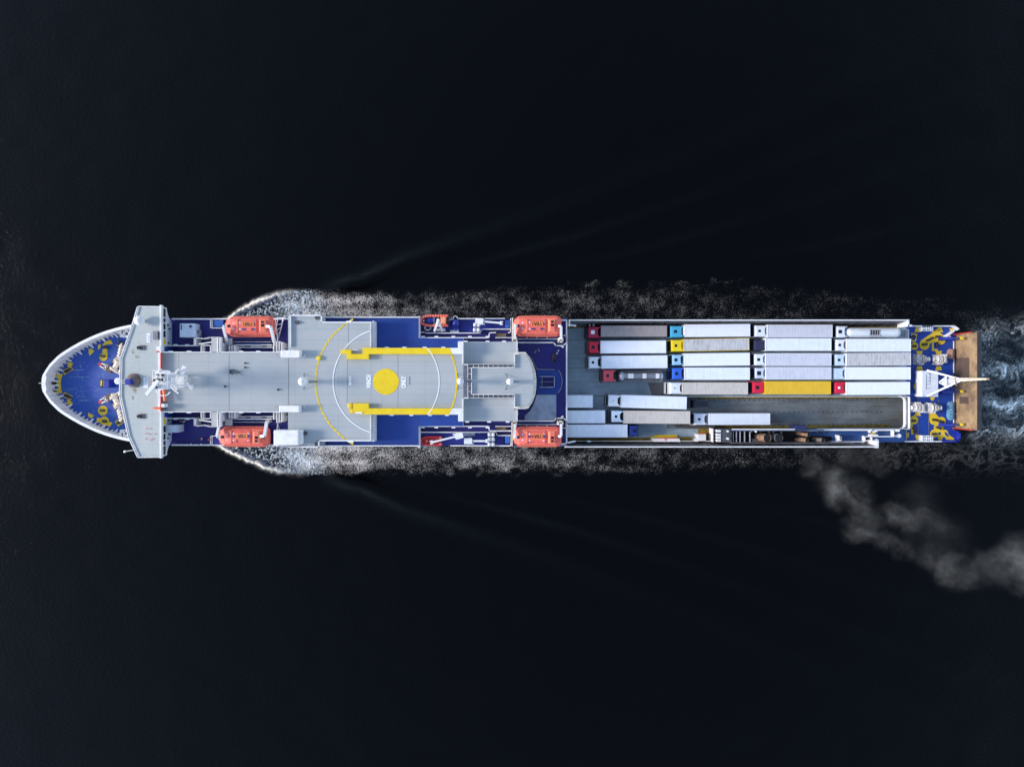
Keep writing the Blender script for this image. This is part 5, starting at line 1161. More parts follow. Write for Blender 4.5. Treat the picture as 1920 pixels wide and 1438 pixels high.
# ================================================================ LORRIES
def mat1(name, col, rough=.4, **k): return MATS.get(name) or paint(name, col, rough, **k)
WHEEL = None
def wheelmesh():
    global WHEEL
    if WHEEL is None:
        m = M(); m.lathe((0, 0, 0), [(.28, -.15), (.5, -.15), (.52, -.1), (.52, .1), (.5, .15), (.28, .15)], 20, 'y'); o = m.obj('wheel', DKRUB); WHEEL = o.data; bpy.data.objects.remove(o)
    return WHEEL
def cabrings(Lc, Wc, hc):
    return [(-Lc, 0, .55, Wc/2), (-Lc, 0, 1.9, Wc/2), (-Lc+.12, 0, 2.35, Wc/2-.01), (-Lc+.32, -.0, hc-.35, Wc/2-.04), (-Lc+.5, -.02, hc-.05, Wc/2-.14), (-Lc+.75, -.08, hc, Wc/2-.25)]
def cab(parent, name, Lc, Wc, hc, mat, rear=.0, hatch=GLASS, hs=.62, fins=True, visor=False):
    """front at -x, rear at 0"""
    m = M(); v = []; rings = cabrings(Lc, Wc, hc)
    for xf, xr, z, w in rings:
        cr = .22
        v += [(xf, -w+cr, z), (xf+cr*.6, -w, z), (xr-.12, -w, z), (xr, -w+.1, z), (xr-rear, -w*.45, z), (xr-rear, w*.45, z), (xr, w-.1, z), (xr-.12, w, z), (xf+cr*.6, w, z), (xf, w-cr, z)]
    k = 10; n = len(rings)
    m.add(v, [(i*k+j, i*k+(j+1) % k, (i+1)*k+(j+1) % k, (i+1)*k+j) for i in range(n-1) for j in range(k)]+[tuple(range(k))[::-1], tuple(range((n-1)*k, n*k))])
    c = m.obj(name, mat, parent)
    m = M(); a0 = rings[1]; a1 = rings[3]
    m.add([(a0[0]-.03, -a0[3]+.12, 2.0), (a0[0]-.03, a0[3]-.12, 2.0), (a1[0]-.05, a1[3]-.14, a1[2]-.02), (a1[0]-.05, -a1[3]+.14, a1[2]-.02), (a0[0]+.1, -a0[3]+.12, 2.0), (a0[0]+.1, a0[3]-.12, 2.0), (a1[0]+.1, a1[3]-.14, a1[2]-.1), (a1[0]+.1, -a1[3]+.14, a1[2]-.1)],
          [(0, 1, 2, 3), (0, 4, 5, 1), (1, 5, 6, 2), (2, 6, 7, 3), (3, 7, 4, 0)])
    m.obj('windscreen', GLASS, c)
    m = M(); m.wbox(-Lc*.52-hs/2, -hs/2, hc-.02, -Lc*.52+hs/2, hs/2, hc+.04); m.obj('roof_hatch', hatch, c)
    if fins:
        m = M()
        for s_ in (-1, 1):
            m.add([(-.55, s_*(Wc/2-.1), 1.2), (.28, s_*(Wc/2-.04), 1.2), (.34, s_*(Wc/2-.1), hc-.1), (-.5, s_*(Wc/2-.26), hc+.02), (-.55, s_*(Wc/2-.16), 1.2), (.28, s_*(Wc/2-.12), 1.2), (.3, s_*(Wc/2-.3), hc-.08), (-.5, s_*(Wc/2-.5), hc+.0)],
                  [(0, 1, 2, 3), (7, 6, 5, 4), (0, 4, 5, 1), (1, 5, 6, 2), (2, 6, 7, 3), (3, 7, 4, 0)])
        m.obj('side_deflector', mat, c)
    for s_ in (-1, 1):
        m = M(); m.wbox(-Lc-.05, s_*(Wc/2+.16)-.11, 2.0, -Lc+.14, s_*(Wc/2+.16)+.11, 2.75); m.bar((-Lc+.1, s_*(Wc/2-.1), 2.75), (-Lc+.05, s_*(Wc/2+.1), 2.75), .06, .06); m.obj('mirror', DARK, c)
    m = M(); m.wbox(-Lc-.12, -Wc/2+.05, .35, -Lc+.1, Wc/2-.05, .95); m.obj('bumper', DARK if visor != 'white' else W, c)
    if visor:
        m = M(); a = rings[3]; m.bar((a[0]-.22, -a[3]+.1, a[2]-.02), (a[0]-.22, a[3]-.1, a[2]-.02), .3, .05); m.obj('sun_visor', mat if visor == 'white' else DARK, c)
    return c
GR = 'lorries standing in lanes on the vehicle deck'
def rib_roof(name, col, dark, rough=.45, n=.62, amt=.4):
    if name in MATS: return MATS[name]
    m = paint(name, col, rough, dark, .3, .7, dark, amt*.35, (.25, 3.0, 1)); nt = m.node_tree; b = nt.nodes['Principled BSDF']
    prev = b.inputs['Base Color'].links[0].from_socket
    v = coords(nt); sx = N(nt, 'ShaderNodeSeparateXYZ'); nt.links.new(v, sx.inputs[0])
    fr = mth(nt, 'FRACT', mth(nt, 'DIVIDE', sx.outputs[0], n)); line = mth(nt, 'LESS_THAN', fr, .12)
    st = ramp(nt, noise(nt, coords(nt, (1.7, .25, 1)), 2.2, 4, .7), .45, .7)
    f = mth(nt, 'MULTIPLY', mth(nt, 'ADD', mth(nt, 'MULTIPLY', line, .5), st), amt, clamp=True)
    nt.links.new(mix(nt, f, prev, dark), b.inputs['Base Color']); return m
R_WHITE = rib_roof('white_trailer_roof', lin(228, 232, 242), lin(204, 210, 224), .4, 1.2, .25)
R_WHITE2 = rib_roof('panelled_trailer_roof', lin(224, 230, 240), lin(190, 198, 212), .45, 1.3, .35)
R_GREY = rib_roof('pale_grey_trailer_roof', lin(202, 204, 216), lin(166, 168, 184), .6, .6, .45)
R_BEIGE = rib_roof('beige_trailer_roof', lin(196, 190, 184), lin(162, 154, 148), .65, .5, .45)
R_BROWNGREY = rib_roof('brown_grey_trailer_roof', lin(160, 152, 152), lin(120, 112, 114), .65, .4, .5)
R_STREAK = rib_roof('streaky_grey_trailer_roof', lin(196, 196, 198), lin(140, 138, 142), .6, .62, .7)
R_YEL = rib_roof('yellow_trailer_roof', lin(222, 180, 46), lin(196, 150, 34), .5, .62, .5)
YELRIM = mat1('yellow_trailer_side', lin(214, 186, 40), .5)
def box_trailer(t, x0, x1, w, zt, roof, side=None, rear=True, bulk=None):
    side = side or mat1('white_curtain', lin(214, 218, 228), .5)
    m = M(); m.wbox(x0, -w/2, 1.15, x1, w/2, zt-.04); bx = m.obj('cargo_box', side, t, bevel=.03)
    m = M(); m.wbox(x0+.05, -w/2+.05, zt-.05, x1-.05, w/2-.05, zt); rf = m.obj('roof', roof, bx)
    m = M()
    for y in (-w/2+.02, w/2-.08): m.wbox(x0+.02, y, zt-.06, x1-.02, y+.06, zt+.03)
    m.wbox(x1-.1, -w/2+.1, zt-.06, x1-.02, w/2-.1, zt+.03); m.wbox(x0+.02, -w/2+.1, zt-.06, x0+.12, w/2-.1, zt+.03); m.obj('roof_rim', side, bx)
    m = M(); m.wbox(x1-.02, -w/2+.08, 1.0, x1+.05, w/2-.08, zt-.15); d = m.obj('rear_door', side if 0 else mat1('rear_door_white', lin(206, 208, 216), .5), bx)
    m = M(); m.wbox(x1-.05, -w/2+.05, .75, x1+.1, w/2-.05, .95); m.obj('rear_bumper', RED, bx)
    if bulk:
        m = M(); m.wbox(x0-.3, -w/2+.35, 2.4, x0, w/2-.35, zt-.3); m.obj('refrigeration_unit', bulk, bx, bevel=.05)
    return bx
def running_gear(t, xk, x1, w):
    m = M(); m.wbox(xk-.6, -.45, .75, xk+3.4, .45, 1.1); m.wbox(xk+3.2, -.5, .8, x1, .5, 1.12); m.wbox(xk+.8, -1.1, .5, xk+1.8, -.5, 1.0); m.wbox(xk+.8, .5, .5, xk+1.8, 1.1, 1.0); m.obj('chassis', DARK, t)
    for x in (xk-1.4, xk+2.2, x1-2.0, x1-3.3, x1-4.6):
        for s_ in (-1, 1):
            o = bpy.data.objects.new('wheel', wheelmesh()); COL.objects.link(o); o.parent = t; o.location = (x, s_*(w/2-.2), .52)
def lorry(cabpx, cy, trpx, ty, w=24, roof=None, cabmat=None, label='', zd=ZV+.02, face=-1, side=None, rear=.25, hatch=GLASS, hs=.62, fins=True, visor=False, rz=None, kind='box', zt=4.0, bulk=None, cw=None, ch=3.75, cat='lorry', pitch=0, full=None):
    """cabpx / trpx: photo extent of the cab roof and of the trailer roof"""
    z = zd+zt; k = K(z)
    x0, x1 = trpx; 
    A_ = P(x0, ty[0] if isinstance(ty, tuple) else ty, z); B_ = P(x1, ty[1] if isinstance(ty, tuple) else ty, z)
    if full: 
        if face < 0: A_ = B_-Vector((full, 0, 0))
        else: A_ = B_-Vector((full, 0, 0))
    ang = math.atan2(B_.y-A_.y, B_.x-A_.x)
    L_ = (B_-A_).length; wm = w*k
    if face < 0:
        org = A_; rot = ang; c0 = P(cabpx[1], cy, zd+ch) if cabpx else None; c1 = P(cabpx[0], cy, zd+ch) if cabpx else None
    else:
        org = B_; rot = ang+math.pi; c0 = P(cabpx[0], cy, zd+ch); c1 = P(cabpx[1], cy, zd+ch)
    t = thing('articulated_lorry' if kind != 'tank' else 'tank_lorry', label, cat, (org.x, org.y, zd), rot, GR)
    if pitch: t.rotation_euler = (0, pitch, rot)
    if cabpx:
        gap = abs(org.x-c0.x); Lc = abs(c1.x-c0.x); cwm = (cw or 22.5)*K(zd+ch); dy = (c0.y-org.y)*(1 if face < 0 else -1)
        dyr = dy+gap*math.sin(rot if face < 0 else ang)
        c = cab(t, 'cab', max(1.9, Lc), cwm, ch, cabmat, rear, hatch, hs, fins, visor); c.location = (-gap, dyr, 0)
        xk = -gap
    else:
        c = cab(t, 'cab', 2.3, 2.45, 3.5, cabmat or W, rear); c.location = (-.7, 0, 0); xk = -.7
    if kind == 'box': box_trailer(t, 0, L_, wm, zt, roof, side, bulk=bulk)
    elif kind == 'tank':
        r_ = wm/2; m = M(); zc = zt-r_; m.lathe((0, 0, zc), [(.0, 0), (r_*.45, .06), (r_*.8, .3), (r_*.97, .75), (r_, 1.2), (r_, L_-.9), (r_*.95, L_-.45), (r_*.7, L_-.1), (r_*.3, L_), (0, L_)], 28, 'x'); tk = m.obj('tank', roof, t, smooth=True)
        return t, tk, L_, r_, zc, xk, wm
    running_gear(t, xk, L_, wm)
    return t
cm = lambda n, r, g, b, ro=.35: mat1(n, lin(r, g, b), ro)
CRIM = cm('crimson_cab', 158, 26, 66); REDC = cm('red_cab', 204, 30, 62); WHC = cm('white_cab', 222, 228, 238); SALM = cm('salmon_cab', 206, 78, 90)
CYAN = cm('sky_blue_cab', 72, 166, 206); YELC = cm('yellow_cab', 234, 206, 34); LBL = cm('pale_blue_cab', 146, 190, 222); BLC = cm('royal_blue_cab', 48, 98, 204)
NAVC = cm('dark_navy_cab', 46, 46, 76); SILC = cm('silver_cab', 196, 204, 222); DBC = cm('deep_blue_cab', 30, 58, 142); BWC = cm('bluish_white_cab', 196, 214, 234)
HW = mat1('white_hatch', lin(236, 236, 240), .4)
lorry((1099.5, 1124.5), 623, (1127, 1250.5), 621, 21, R_BROWNGREY, CRIM, 'lorry with crimson cab, white roof hatch and brown grey trailer, foremost of the top lane', rear=.35, hatch=HW, hs=.75, zt=3.8, side=mat1('grey_curtain', lin(150, 146, 150), .6), fins=True)
lorry((1101, 1124), 651, (1126, 1249), (650.8, 650.3), 24, R_WHITE, REDC, 'lorry with bright red cab with black nose, first in the second lane from top', rear=.3, hs=.7, fins=True, visor='dark')
lorry((1101, 1123.5), 679.5, (1128, 1251.4), (679.2, 678.2), 24.2, R_WHITE2, WHC, 'lorry with white cab and white trailer, right above the silver road tanker', visor='dark', hs=.5)
t, tk, L_, r_, zc, xk, wm = lorry((1128, 1152), 704.5, (1160, 1246), 705, 18.8, CHROME, SALM, 'road tanker with salmon red cab and silver tank with three white hatches', kind='tank', zt=3.5, rear=.2, hs=.55, cat='tank lorry')
m = M()
for y in (-.75, -.25, .25, .75): m.wbox(1.2, y-.06, zc+r_*.9, L_-.8, y+.06, zc+r_*.98)
for y in (-.78, .78): m.wbox(1.0, y-.04, zc+r_*.6, L_-.6, y+.04, zc+r_*1.1)
m.obj('tank_walkway', DARK, tk); m = M()
for x, l_ in ((1.9, 1.15), (4.9, .75), (7.6, .7)): m.wbox(x, -.5, zc+r_*.9, x+l_, .5, zc+r_+.12)
m.obj('hatch_platform', W, tk)
m = M()
for i in range(9): m.tube((1.1+i*.95, 0, zc), (1.16+i*.95, 0, zc), r_*1.012, n=28)
m.obj('tank_band', GRAYP, tk); m = M()
for s_ in (-1, 1): m.wbox(1.2, s_*(wm/2+.02)-.12, 1.2, L_-.3, s_*(wm/2+.02)+.12, 1.5); m.wbox(1.2, s_*(wm/2-.1)-.05, 2.6, L_-.3, s_*(wm/2-.1)+.05, 2.7)
m.obj('side_guard', GRAYP, t)
m = M(); m.wbox(-2.0, .5, .8, -1.2, 1.0, 1.3); m.wbox(-1.9, -1.0, .8, -1.3, -.5, 1.3); m.wbox(-2.3, -.3, .9, -.3, -.2, 1.2); m.wbox(-2.3, .2, .9, -.3, .3, 1.2); m.obj('tractor_frame', GRAYP, t)
running_gear(t, xk, L_, wm)
lorry((1252.5, 1278), 728, (1279.5, 1402.5), 728.3, 22.5, R_BEIGE, WHC, 'lorry with white cab and beige trailer, second lane below the royal blue cab', visor='white', hs=.2, rear=.3, side=mat1('beige_curtain', lin(196, 190, 182), .6))
lorry((1254, 1280), 621.6, (1284.7, 1406.8), (620.2, 619.2), 24, R_WHITE, CYAN, 'lorry with sky blue cab and clean white trailer in the top lane', hs=.6, rear=.2, bulk=W)
lorry((1255.5, 1280), 648, (1281, 1405), (647.5, 645.2), 23, R_STREAK, YELC, 'lorry with yellow cab and grey ribbed roof edged in yellow', side=YELRIM, hs=.5, rear=.2)
lorry((1257.5, 1277.5), 674.8, (1283, 1406), (674.6, 673.3), 24, R_WHITE, LBL, 'lorry with pale blue cab and white trailer, between the yellow and the royal blue cabs', hs=.6, rear=.1, cw=20.5)
lorry((1258, 1280), 700.5, (1283.8, 1406), 700.6, 23.4, R_WHITE2, BLC, 'lorry with royal blue cab and white trailer', hs=.6, rear=.2)
lorry((1412, 1437), 620.6, (1438.7, 1561), 620.7, 24, R_GREY, WHC, 'lorry with white cab and pale grey roof, in front of the white tank lorry', hs=.5, rear=.25)
lorry((1411, 1433.5), 647.2, (1435.5, 1559), 646, 24, R_WHITE2, NAVC, 'lorry with a dark navy cab and off white trailer', hs=.1, rear=.1, hatch=NAVC, cw=20.5)
lorry((1411.5, 1434), 674.3, (1435.5, 1559), 674.2, 24, R_GREY, WHC, 'lorry with white cab and pale grey roof, directly below the dark navy cab', hs=.55, rear=.3)
lorry((1413, 1434), 699.8, (1436, 1559), 699.9, 23.8, R_GREY, SILC, 'lorry with silver cab with large dark hatch and pale grey roof', hs=.8, rear=.25, cw=21)
lorry((1408, 1433.5), 726.5, (1434.5, 1558), 727, 24.6, R_YEL, REDC, 'lorry with red cab pulling the only bright yellow trailer', hs=.65, rear=.1, side=YELRIM)
t, tk, L_, r_, zc, xk, wm = lorry((1565.5, 1586), 622, (1588, 1691.6), 623.2, 19.5, WHTAN, WHC, 'white tank lorry, rearmost of the top lane, with a dark hatch frame on its tank', kind='tank', zt=3.8, rear=.2, hs=.7, cat='tank lorry')
m = M(); m.wbox(4.7, -.5, zc+r_*.85, 6.7, .5, zc+r_+.02); m.obj('hatch_pan', DARK, tk); m = M(); 
for x in (4.75, 5.2, 5.7, 6.2, 6.6): m.wbox(x, -.5, zc+r_, x+.08, .5, zc+r_+.08)
m.wbox(4.6, -.85, zc+r_*.8, 6.8, -.52, zc+r_+.0); m.obj('hatch_frame', GRAYP, tk); running_gear(t, xk, L_, wm)
lorry((1564, 1585.5), 647, (1588, 1708), 647.4, 24.4, R_WHITE2, WHC, 'lorry with white cab and white trailer, below the white tank lorry at the rear', hs=.5, rear=.35)
lorry((1562.5, 1585), 674.8, (1587, 1708), (674.2, 673), 23.8, R_STREAK, BWC, 'lorry with bluish white cab and streaky grey roof at the rear of the deck', hs=.5, rear=.3)
lorry((1560, 1583.5), 700.8, (1586, 1707.6), 700, 23.8, R_WHITE, BWC, 'lorry with hatchless white cab and white trailer, right above the rear red cab', hs=.15, rear=.35, hatch=GRAYP)
lorry((1562, 1585.5), 727, (1587, 1706.5), (728.6, 728), 24.2, R_WHITE, REDC, 'lorry with red cab with round white roof lamp, pulling a white trailer at the rear', hs=.45, rear=.35, hatch=HW)
lorry(None, 0, (986, 1111.5), 752.7, 23.6, R_WHITE2, WHC, 'white trailer half hidden under the passenger deck, uppermost of the three there', full=13.4)
lorry((1138, 1162.5), 751.8, (1164.5, 1287.6), (752.2, 755.8), 24, R_WHITE2, WHC, 'lorry with white cab and white trailer, slightly askew ahead of the black van', hs=.2, rear=.45, hatch=GRAYP)
lorry(None, 0, (1010, 1134.5), 781.6, 24, R_WHITE2, WHC, 'white trailer half hidden under the passenger deck, middle one of the three there', full=13.4)
lorry((1144, 1167), 781, (1170, 1294), (782, 782.8), 24, R_BEIGE, BWC, 'lorry with white cab and beige trailer, just left of the lorry on the ramp', hs=.5, rear=.45, visor='dark', side=mat1('beige_curtain', lin(196, 190, 182), .6))
lorry((1297, 1322), 786, (1328, 1444.7), 786, 21.8, R_WHITE2, WHC, 'white lorry alone on the sloping ramp', zd=ZV-1.35, hs=.5, rear=.3, pitch=.052)
lorry((1180, 1199.5), 807.5, (1053, 1176.7), (809, 808), 24, R_WHITE2, DBC, 'lorry with deep blue cab facing right, reversed against all others', face=1, hs=.7, rear=.0, fins=False, cw=20, full=13.4)
# black van
c = P(1296, 757.5, ZV+1.9); t = thing('van', 'black van on the ramp top behind the askew white lorry', 'van', (c.x, c.y, ZV-.25), 0)
t.rotation_euler = (0, .05, 0)
VB = mat1('black_car_paint', lin(44, 46, 62), .25)
m = M(); v = []
for x, hw, zt_ in ((-.85, .72, .8), (-.6, .84, .95), (.1, .87, 1.05), (.55, .84, 1.8), (.9, .82, 1.88), (3.6, .82, 1.86), (3.85, .84, 1.0), (3.95, .78, .9)):
    v += [(x, -hw, .35), (x, -hw, min(zt_, .95)), (x, -hw*(.88 if zt_ > 1.1 else 1), zt_), (x, hw*(.88 if zt_ > 1.1 else 1), zt_), (x, hw, min(zt_, .95)), (x, hw, .35)]
m.add(v, [(i*6+j, i*6+(j+1) % 6, (i+1)*6+(j+1) % 6, (i+1)*6+j) for i in range(7) for j in range(6)]+[tuple(range(6))[::-1], tuple(range(42, 48))]); bd = m.obj('body', VB, t)
m = M(); m.add([(.08, -.74, 1.07), (.08, .74, 1.07), (.53, .68, 1.79), (.53, -.68, 1.79), (.2, -.74, 1.07), (.2, .74, 1.07), (.6, .68, 1.7), (.6, -.68, 1.7)], [(0, 1, 2, 3), (0, 4, 5, 1), (1, 5, 6, 2), (2, 6, 7, 3), (3, 7, 4, 0)]); m.obj('windscreen', GLASS, bd)
m = M(); m.wbox(1.0, -.74, 1.86, 3.5, -.7, 1.93); m.wbox(1.0, .7, 1.86, 3.5, .74, 1.93); m.obj('roof_rail', GRAYP, bd)
for s_ in (-1, 1):
    m = M(); m.wbox(.3, s_*.95-.09, 1.0, .45, s_*.95+.09, 1.2); m.obj('mirror', VB, bd)
    for x in (-.1, 3.1):
        m = M(); m.lathe((x, s_*.74, .33), [(.15, -.1), (.33, -.1), (.33, .1), (.15, .1)], 16, 'y'); m.obj('wheel', DKRUB, t)

# ================================================================ WATER
def axis(lo, hi, step, far, grow=1.25):
    a = list(np.arange(lo, hi+step/2, step)); s_ = step; x = a[-1]
    while x < far: s_ *= grow; x += s_; a.append(x)
    s_ = step; x = a[0]
    while x > -far: s_ *= grow; x -= s_; a.insert(0, x)
    return np.array(a)
s0 = K(0)
xa = axis(-120, 92, .42, 7000); xa = xa[xa <= 92.01]; xa = np.concatenate([xa, np.arange(92.3, 126, .27)]); _x = xa[-1]; _s = .4
while _x < 7000: _s *= 1.25; _x += _s; xa = np.append(xa, _x)
yf = np.arange(-32, 32.01, .3); yl = []; y = 32.3; st_ = .4
while y < 7000:
    yl.append(y); st_ = min(st_*1.08, 1.2) if y < 98 else st_*1.25; y += st_
ya = np.concatenate([-np.array(yl)[::-1], yf, np.array(yl)])
X, Y = np.meshgrid(xa, ya); PX = X/s0+960; PY = 719-Y/s0
def sst(v, a, b): t = np.clip((v-a)/(b-a), 0, 1); return t*t*(3-2*t)
def vnoise(x, y, seed=0):
    xi = np.floor(x).astype(np.int64); yi = np.floor(y).astype(np.int64); fx = x-xi; fy = y-yi; fx = fx*fx*(3-2*fx); fy = fy*fy*(3-2*fy)
    def hsh(i, j):
        n_ = (i*374761393+j*668265263+seed*1442695)&0x7fffffff; n_ = ((n_^(n_>>13))*1274126177)&0x7fffffff; return ((n_^(n_>>16))&0xffff)/65535.0
    return (hsh(xi, yi)*(1-fx)+hsh(xi+1, yi)*fx)*(1-fy)+(hsh(xi, yi+1)*(1-fx)+hsh(xi+1, yi+1)*fx)*fy
wob = (vnoise(PX/22, PY/22, 3)-.5)*9+(vnoise(PX/6, PY/6, 5)-.5)*5
# outer edges of the foam on both sides (photo px)
te = np.interp(PX, [400, 430, 455, 490, 520, 545, 575, 620, 700, 850, 1000, 1100, 1200, 1400, 1560, 1920], [610, 596, 576, 560, 550, 545.5, 544.5, 543, 539, 535, 531, 526, 524, 521, 534, 560])
be_ = np.interp(PX, [395, 415, 440, 470, 500, 515, 560, 640, 760, 900, 1100, 1400, 1560, 1920], [832, 839, 852, 866, 879, 884, 889, 893, 896, 899, 898, 893, 884, 862])
ed = wob*np.clip((PX-420)/300, .3, 1)
dt = PY-(te+ed*.6); db = (be_+ed*.6)-PY                                  # >0 inside
top_side = PY < 719
d = np.where(top_side, dt, db)
soft = sst(PX, 560, 760)
d = d+(vnoise(PX/13, PY/9, 14)-.5)*16*soft-4*soft
inside = sst(d, -2.0-6*soft, 3.0+14*soft)*(PX > 400)
crest = np.exp(-((d-4.5+(vnoise(PX/5, PY/5, 91)-.5)*5)/5.0)**2)*sst(PX, 400, 425)*(1-sst(PX, 470, 585))*1.2
froth = inside*(1-sst(PX+wob*5, 530, 650))
hd = np.where(top_side, PY-te, be_-PY)
band = np.interp(PX, [500, 560, 640, 720, 850, 1000, 1150, 1350, 1500, 1700], [1.0, .95, .80, .58, .42, .37, .34, .30, .24, .18])
band_b = np.interp(PX, [500, 560, 640, 720, 850, 1000, 1150, 1350, 1500, 1700], [1.0, .95, .86, .70, .58, .50, .42, .33, .27, .24])
edgefade = sst(d, 0, 26)
lace = inside*sst(PX, 480, 560)*np.where(top_side, band, band_b)*(.55+.45*edgefade)*(.75+.5*vnoise(PX/45, PY/14, 9))
lace += np.exp(-((d-3)/3.5)**2)*sst(PX, 980, 1080)*(1-sst(PX, 1380, 1480))*.34*top_side*sst(vnoise(PX/30, PY/60, 4), .2, .7)
# stern wash
sx = sst(PX, 1795, 1850)
bands = 0
for yy, w_, am in ((693, 20, 1.0), (757, 16, .92), (628, 26, .62), (812, 22, .66), (655, 30, .5), (780, 28, .5), (719, 70, .30)):
    bands = np.maximum(bands, am*np.exp(-((PY-yy-(vnoise(PX/30, PX*0, 7)-.5)*12)/w_)**2))
rng = np.random.RandomState(11)
WX, WY = PX.copy(), PY.copy()
vort = [(1868, 690, 26, 3.4), (1905, 678, 20, -3.0), (1895, 712, 16, 2.6), (1872, 752, 18, -3.2), (1902, 768, 20, 3.0), (1855, 770, 12, 2.4), (1850, 668, 14, -2.6), (1930, 700, 24, 3), (1870, 640, 18, 2.5), (1890, 812, 18, -2.6)]
vort += [(rng.uniform(1830, 1960), rng.uniform(605, 835), rng.uniform(10, 20), rng.choice([-1, 1])*rng.uniform(1.2, 2.6)) for _ in range(22)]
vort += [(rng.uniform(1560, 1900), rng.uniform(835, 890), rng.uniform(8, 15), rng.choice([-1, 1])*rng.uniform(1.2, 2.2)) for _ in range(18)]
near = (PX > 1500) & (PX < 2050) & (PY > 560) & (PY < 930)
nx, ny = WX[near], WY[near]
for cx_, cy_, rr_, an_ in vort:
    dx_, dy_ = nx-cx_, ny-cy_; an = an_*np.exp(-(dx_*dx_+dy_*dy_)/(rr_*rr_)); ca, sa = np.cos(an), np.sin(an)
    nx, ny = cx_+dx_*ca-dy_*sa, cy_+dx_*sa+dy_*ca
def rdg(x, y, seed, w_):
    n_ = vnoise(x, y, seed)*.62+vnoise(x*2.1+7, y*2.1, seed+1)*.26+vnoise(x*4.3, y*4.3+3, seed+2)*.12
    return np.exp(-np.abs(n_-.5)/w_)
bn = (sx*bands)[near]
fil = np.maximum(rdg(nx/75, ny/12, 31, .022), .85*rdg(nx/40, ny/9, 41, .022))
fil = fil*(.12+1.3*sst(vnoise(nx/30, ny/18, 17), .3, .75))+.30*rdg(nx/15, ny/8, 51, .04)*vnoise(nx/20, ny/14, 18)
swirl = np.zeros_like(PX); swirl[near] = fil*np.clip(bn*bn*2.1, 0, 1.5)
low = .08*np.exp(-((PY-852)/26)**2)*sst(PX, 1540, 1680)
swirl[near] = np.maximum(swirl[near], (low[near]*np.maximum(rdg(nx/22, ny/12, 61, .035), rdg(nx/14, ny/8, 71, .035))*(.4+vnoise(nx/30, ny/20, 3))))
wash = sx*np.exp(-((PY-719)/115)**4)
lace += (sx*bands*.42*(.4+vnoise(PX/20, PY/14, 77)))
# height: bow wave, diverging crests, chop
hz = .9*crest+.35*froth*vnoise(PX/4, PY/4, 8)
def ridge(pts, amp, wid):
    global hz
    xs = np.array([p[0] for p in pts]); ys = np.array([p[1] for p in pts])
    yy = np.interp(PX, xs, ys); f_ = sst(PX, xs[0]-10, xs[0]+(60 if wid > 12 else 320))*(1-sst(PX, xs[-1]-120, xs[-1]))
    amp = amp*(1.0 if amp < 0 else 1.0); w2 = wid*(1+np.clip(PX-xs[0], 0, 1500)/420); hz += 1.45*amp*f_*np.exp(-((PY-yy)/w2)**2)/(1+np.clip(PX-xs[0], 0, 2000)/500)
for sg in (1, -1):
    fy_ = (lambda v: v) if sg == 1 else (lambda v: 1437-v+ (0))
    ridge([(600, fy_(546)), (680, fy_(530)), (760, fy_(495)), (900, fy_(452)), (1060, fy_(400)), (1300, fy_(310)), (1600, fy_(180)), (1920, fy_(30))], .85, 13)
    ridge([(760, fy_(532)), (900, fy_(500)), (1080, fy_(455)), (1300, fy_(385)), (1500, fy_(310)), (1920, fy_(150))], .8, 9)
    ridge([(1000, fy_(520)), (1200, fy_(480)), (1500, fy_(400)), (1920, fy_(270))], .65, 10)
    ridge([(1300, fy_(505)), (1500, fy_(480)), (1700, fy_(440)), (1920, fy_(380))], .55, 10)
far = 1-sst(np.abs(X), 300, 1200)*1.0
hz += ((vnoise(X/5.5, Y/4.0, 21)-.5)*.10+(vnoise(X/14+Y/30, Y/11, 22)-.5)*.12)*(np.abs(X) < 400)*(np.abs(Y) < 400)
hz = hz*np.clip(far, 0, 1)
n0, n1 = X.shape
vs = np.stack([X.ravel(), Y.ravel(), hz.ravel()], 1)
idx = np.arange(n0*n1).reshape(n0, n1)
fs = np.stack([idx[:-1, :-1].ravel(), idx[:-1, 1:].ravel(), idx[1:, 1:].ravel(), idx[1:, :-1].ravel()], 1)
me = bpy.data.meshes.new('water'); me.vertices.add(len(vs)); me.vertices.foreach_set('co', vs.ravel().astype(np.float32))
me.loops.add(fs.size); me.loops.foreach_set('vertex_index', fs.ravel().astype(np.int32)); me.polygons.add(len(fs))
me.polygons.foreach_set('loop_start', (np.arange(len(fs))*4).astype(np.int32)); me.polygons.foreach_set('loop_total', np.full(len(fs), 4, np.int32))
me.polygons.foreach_set('use_smooth', [True]*len(fs)); me.update(calc_edges=True)
for nm, ar in (('froth', froth), ('crest', crest), ('lace', lace), ('swirl', swirl), ('wash', wash)):
    at = me.attributes.new(nm, 'FLOAT', 'POINT'); at.data.foreach_set('value', np.clip(ar, 0, 2).ravel().astype(np.float32))
wo = bpy.data.objects.new('water', me); COL.objects.link(wo); wo['kind'] = 'structure'
m, nt, b, out = nodes('sea_water')
v = coords(nt)
A = {k: N(nt, 'ShaderNodeAttribute', attribute_name=k).outputs['Fac'] for k in ('froth', 'crest', 'lace', 'swirl', 'wash')}
def vec_warp(v, sc_, amp, det=2):
    nn = N(nt, 'ShaderNodeTexNoise'); nn.inputs['Scale'].default_value = sc_; nn.inputs['Detail'].default_value = det; nt.links.new(v, nn.inputs['Vector'])
    s1 = N(nt, 'ShaderNodeVectorMath', operation='SUBTRACT'); nt.links.new(nn.outputs['Color'], s1.inputs[0]); s1.inputs[1].default_value = (.5, .5, .5)
    s2 = N(nt, 'ShaderNodeVectorMath', operation='SCALE'); nt.links.new(s1.outputs[0], s2.inputs[0]); s2.inputs['Scale'].default_value = amp
    s3 = N(nt, 'ShaderNodeVectorMath', operation='ADD'); nt.links.new(v, s3.inputs[0]); nt.links.new(s2.outputs[0], s3.inputs[1]); return s3.outputs[0]
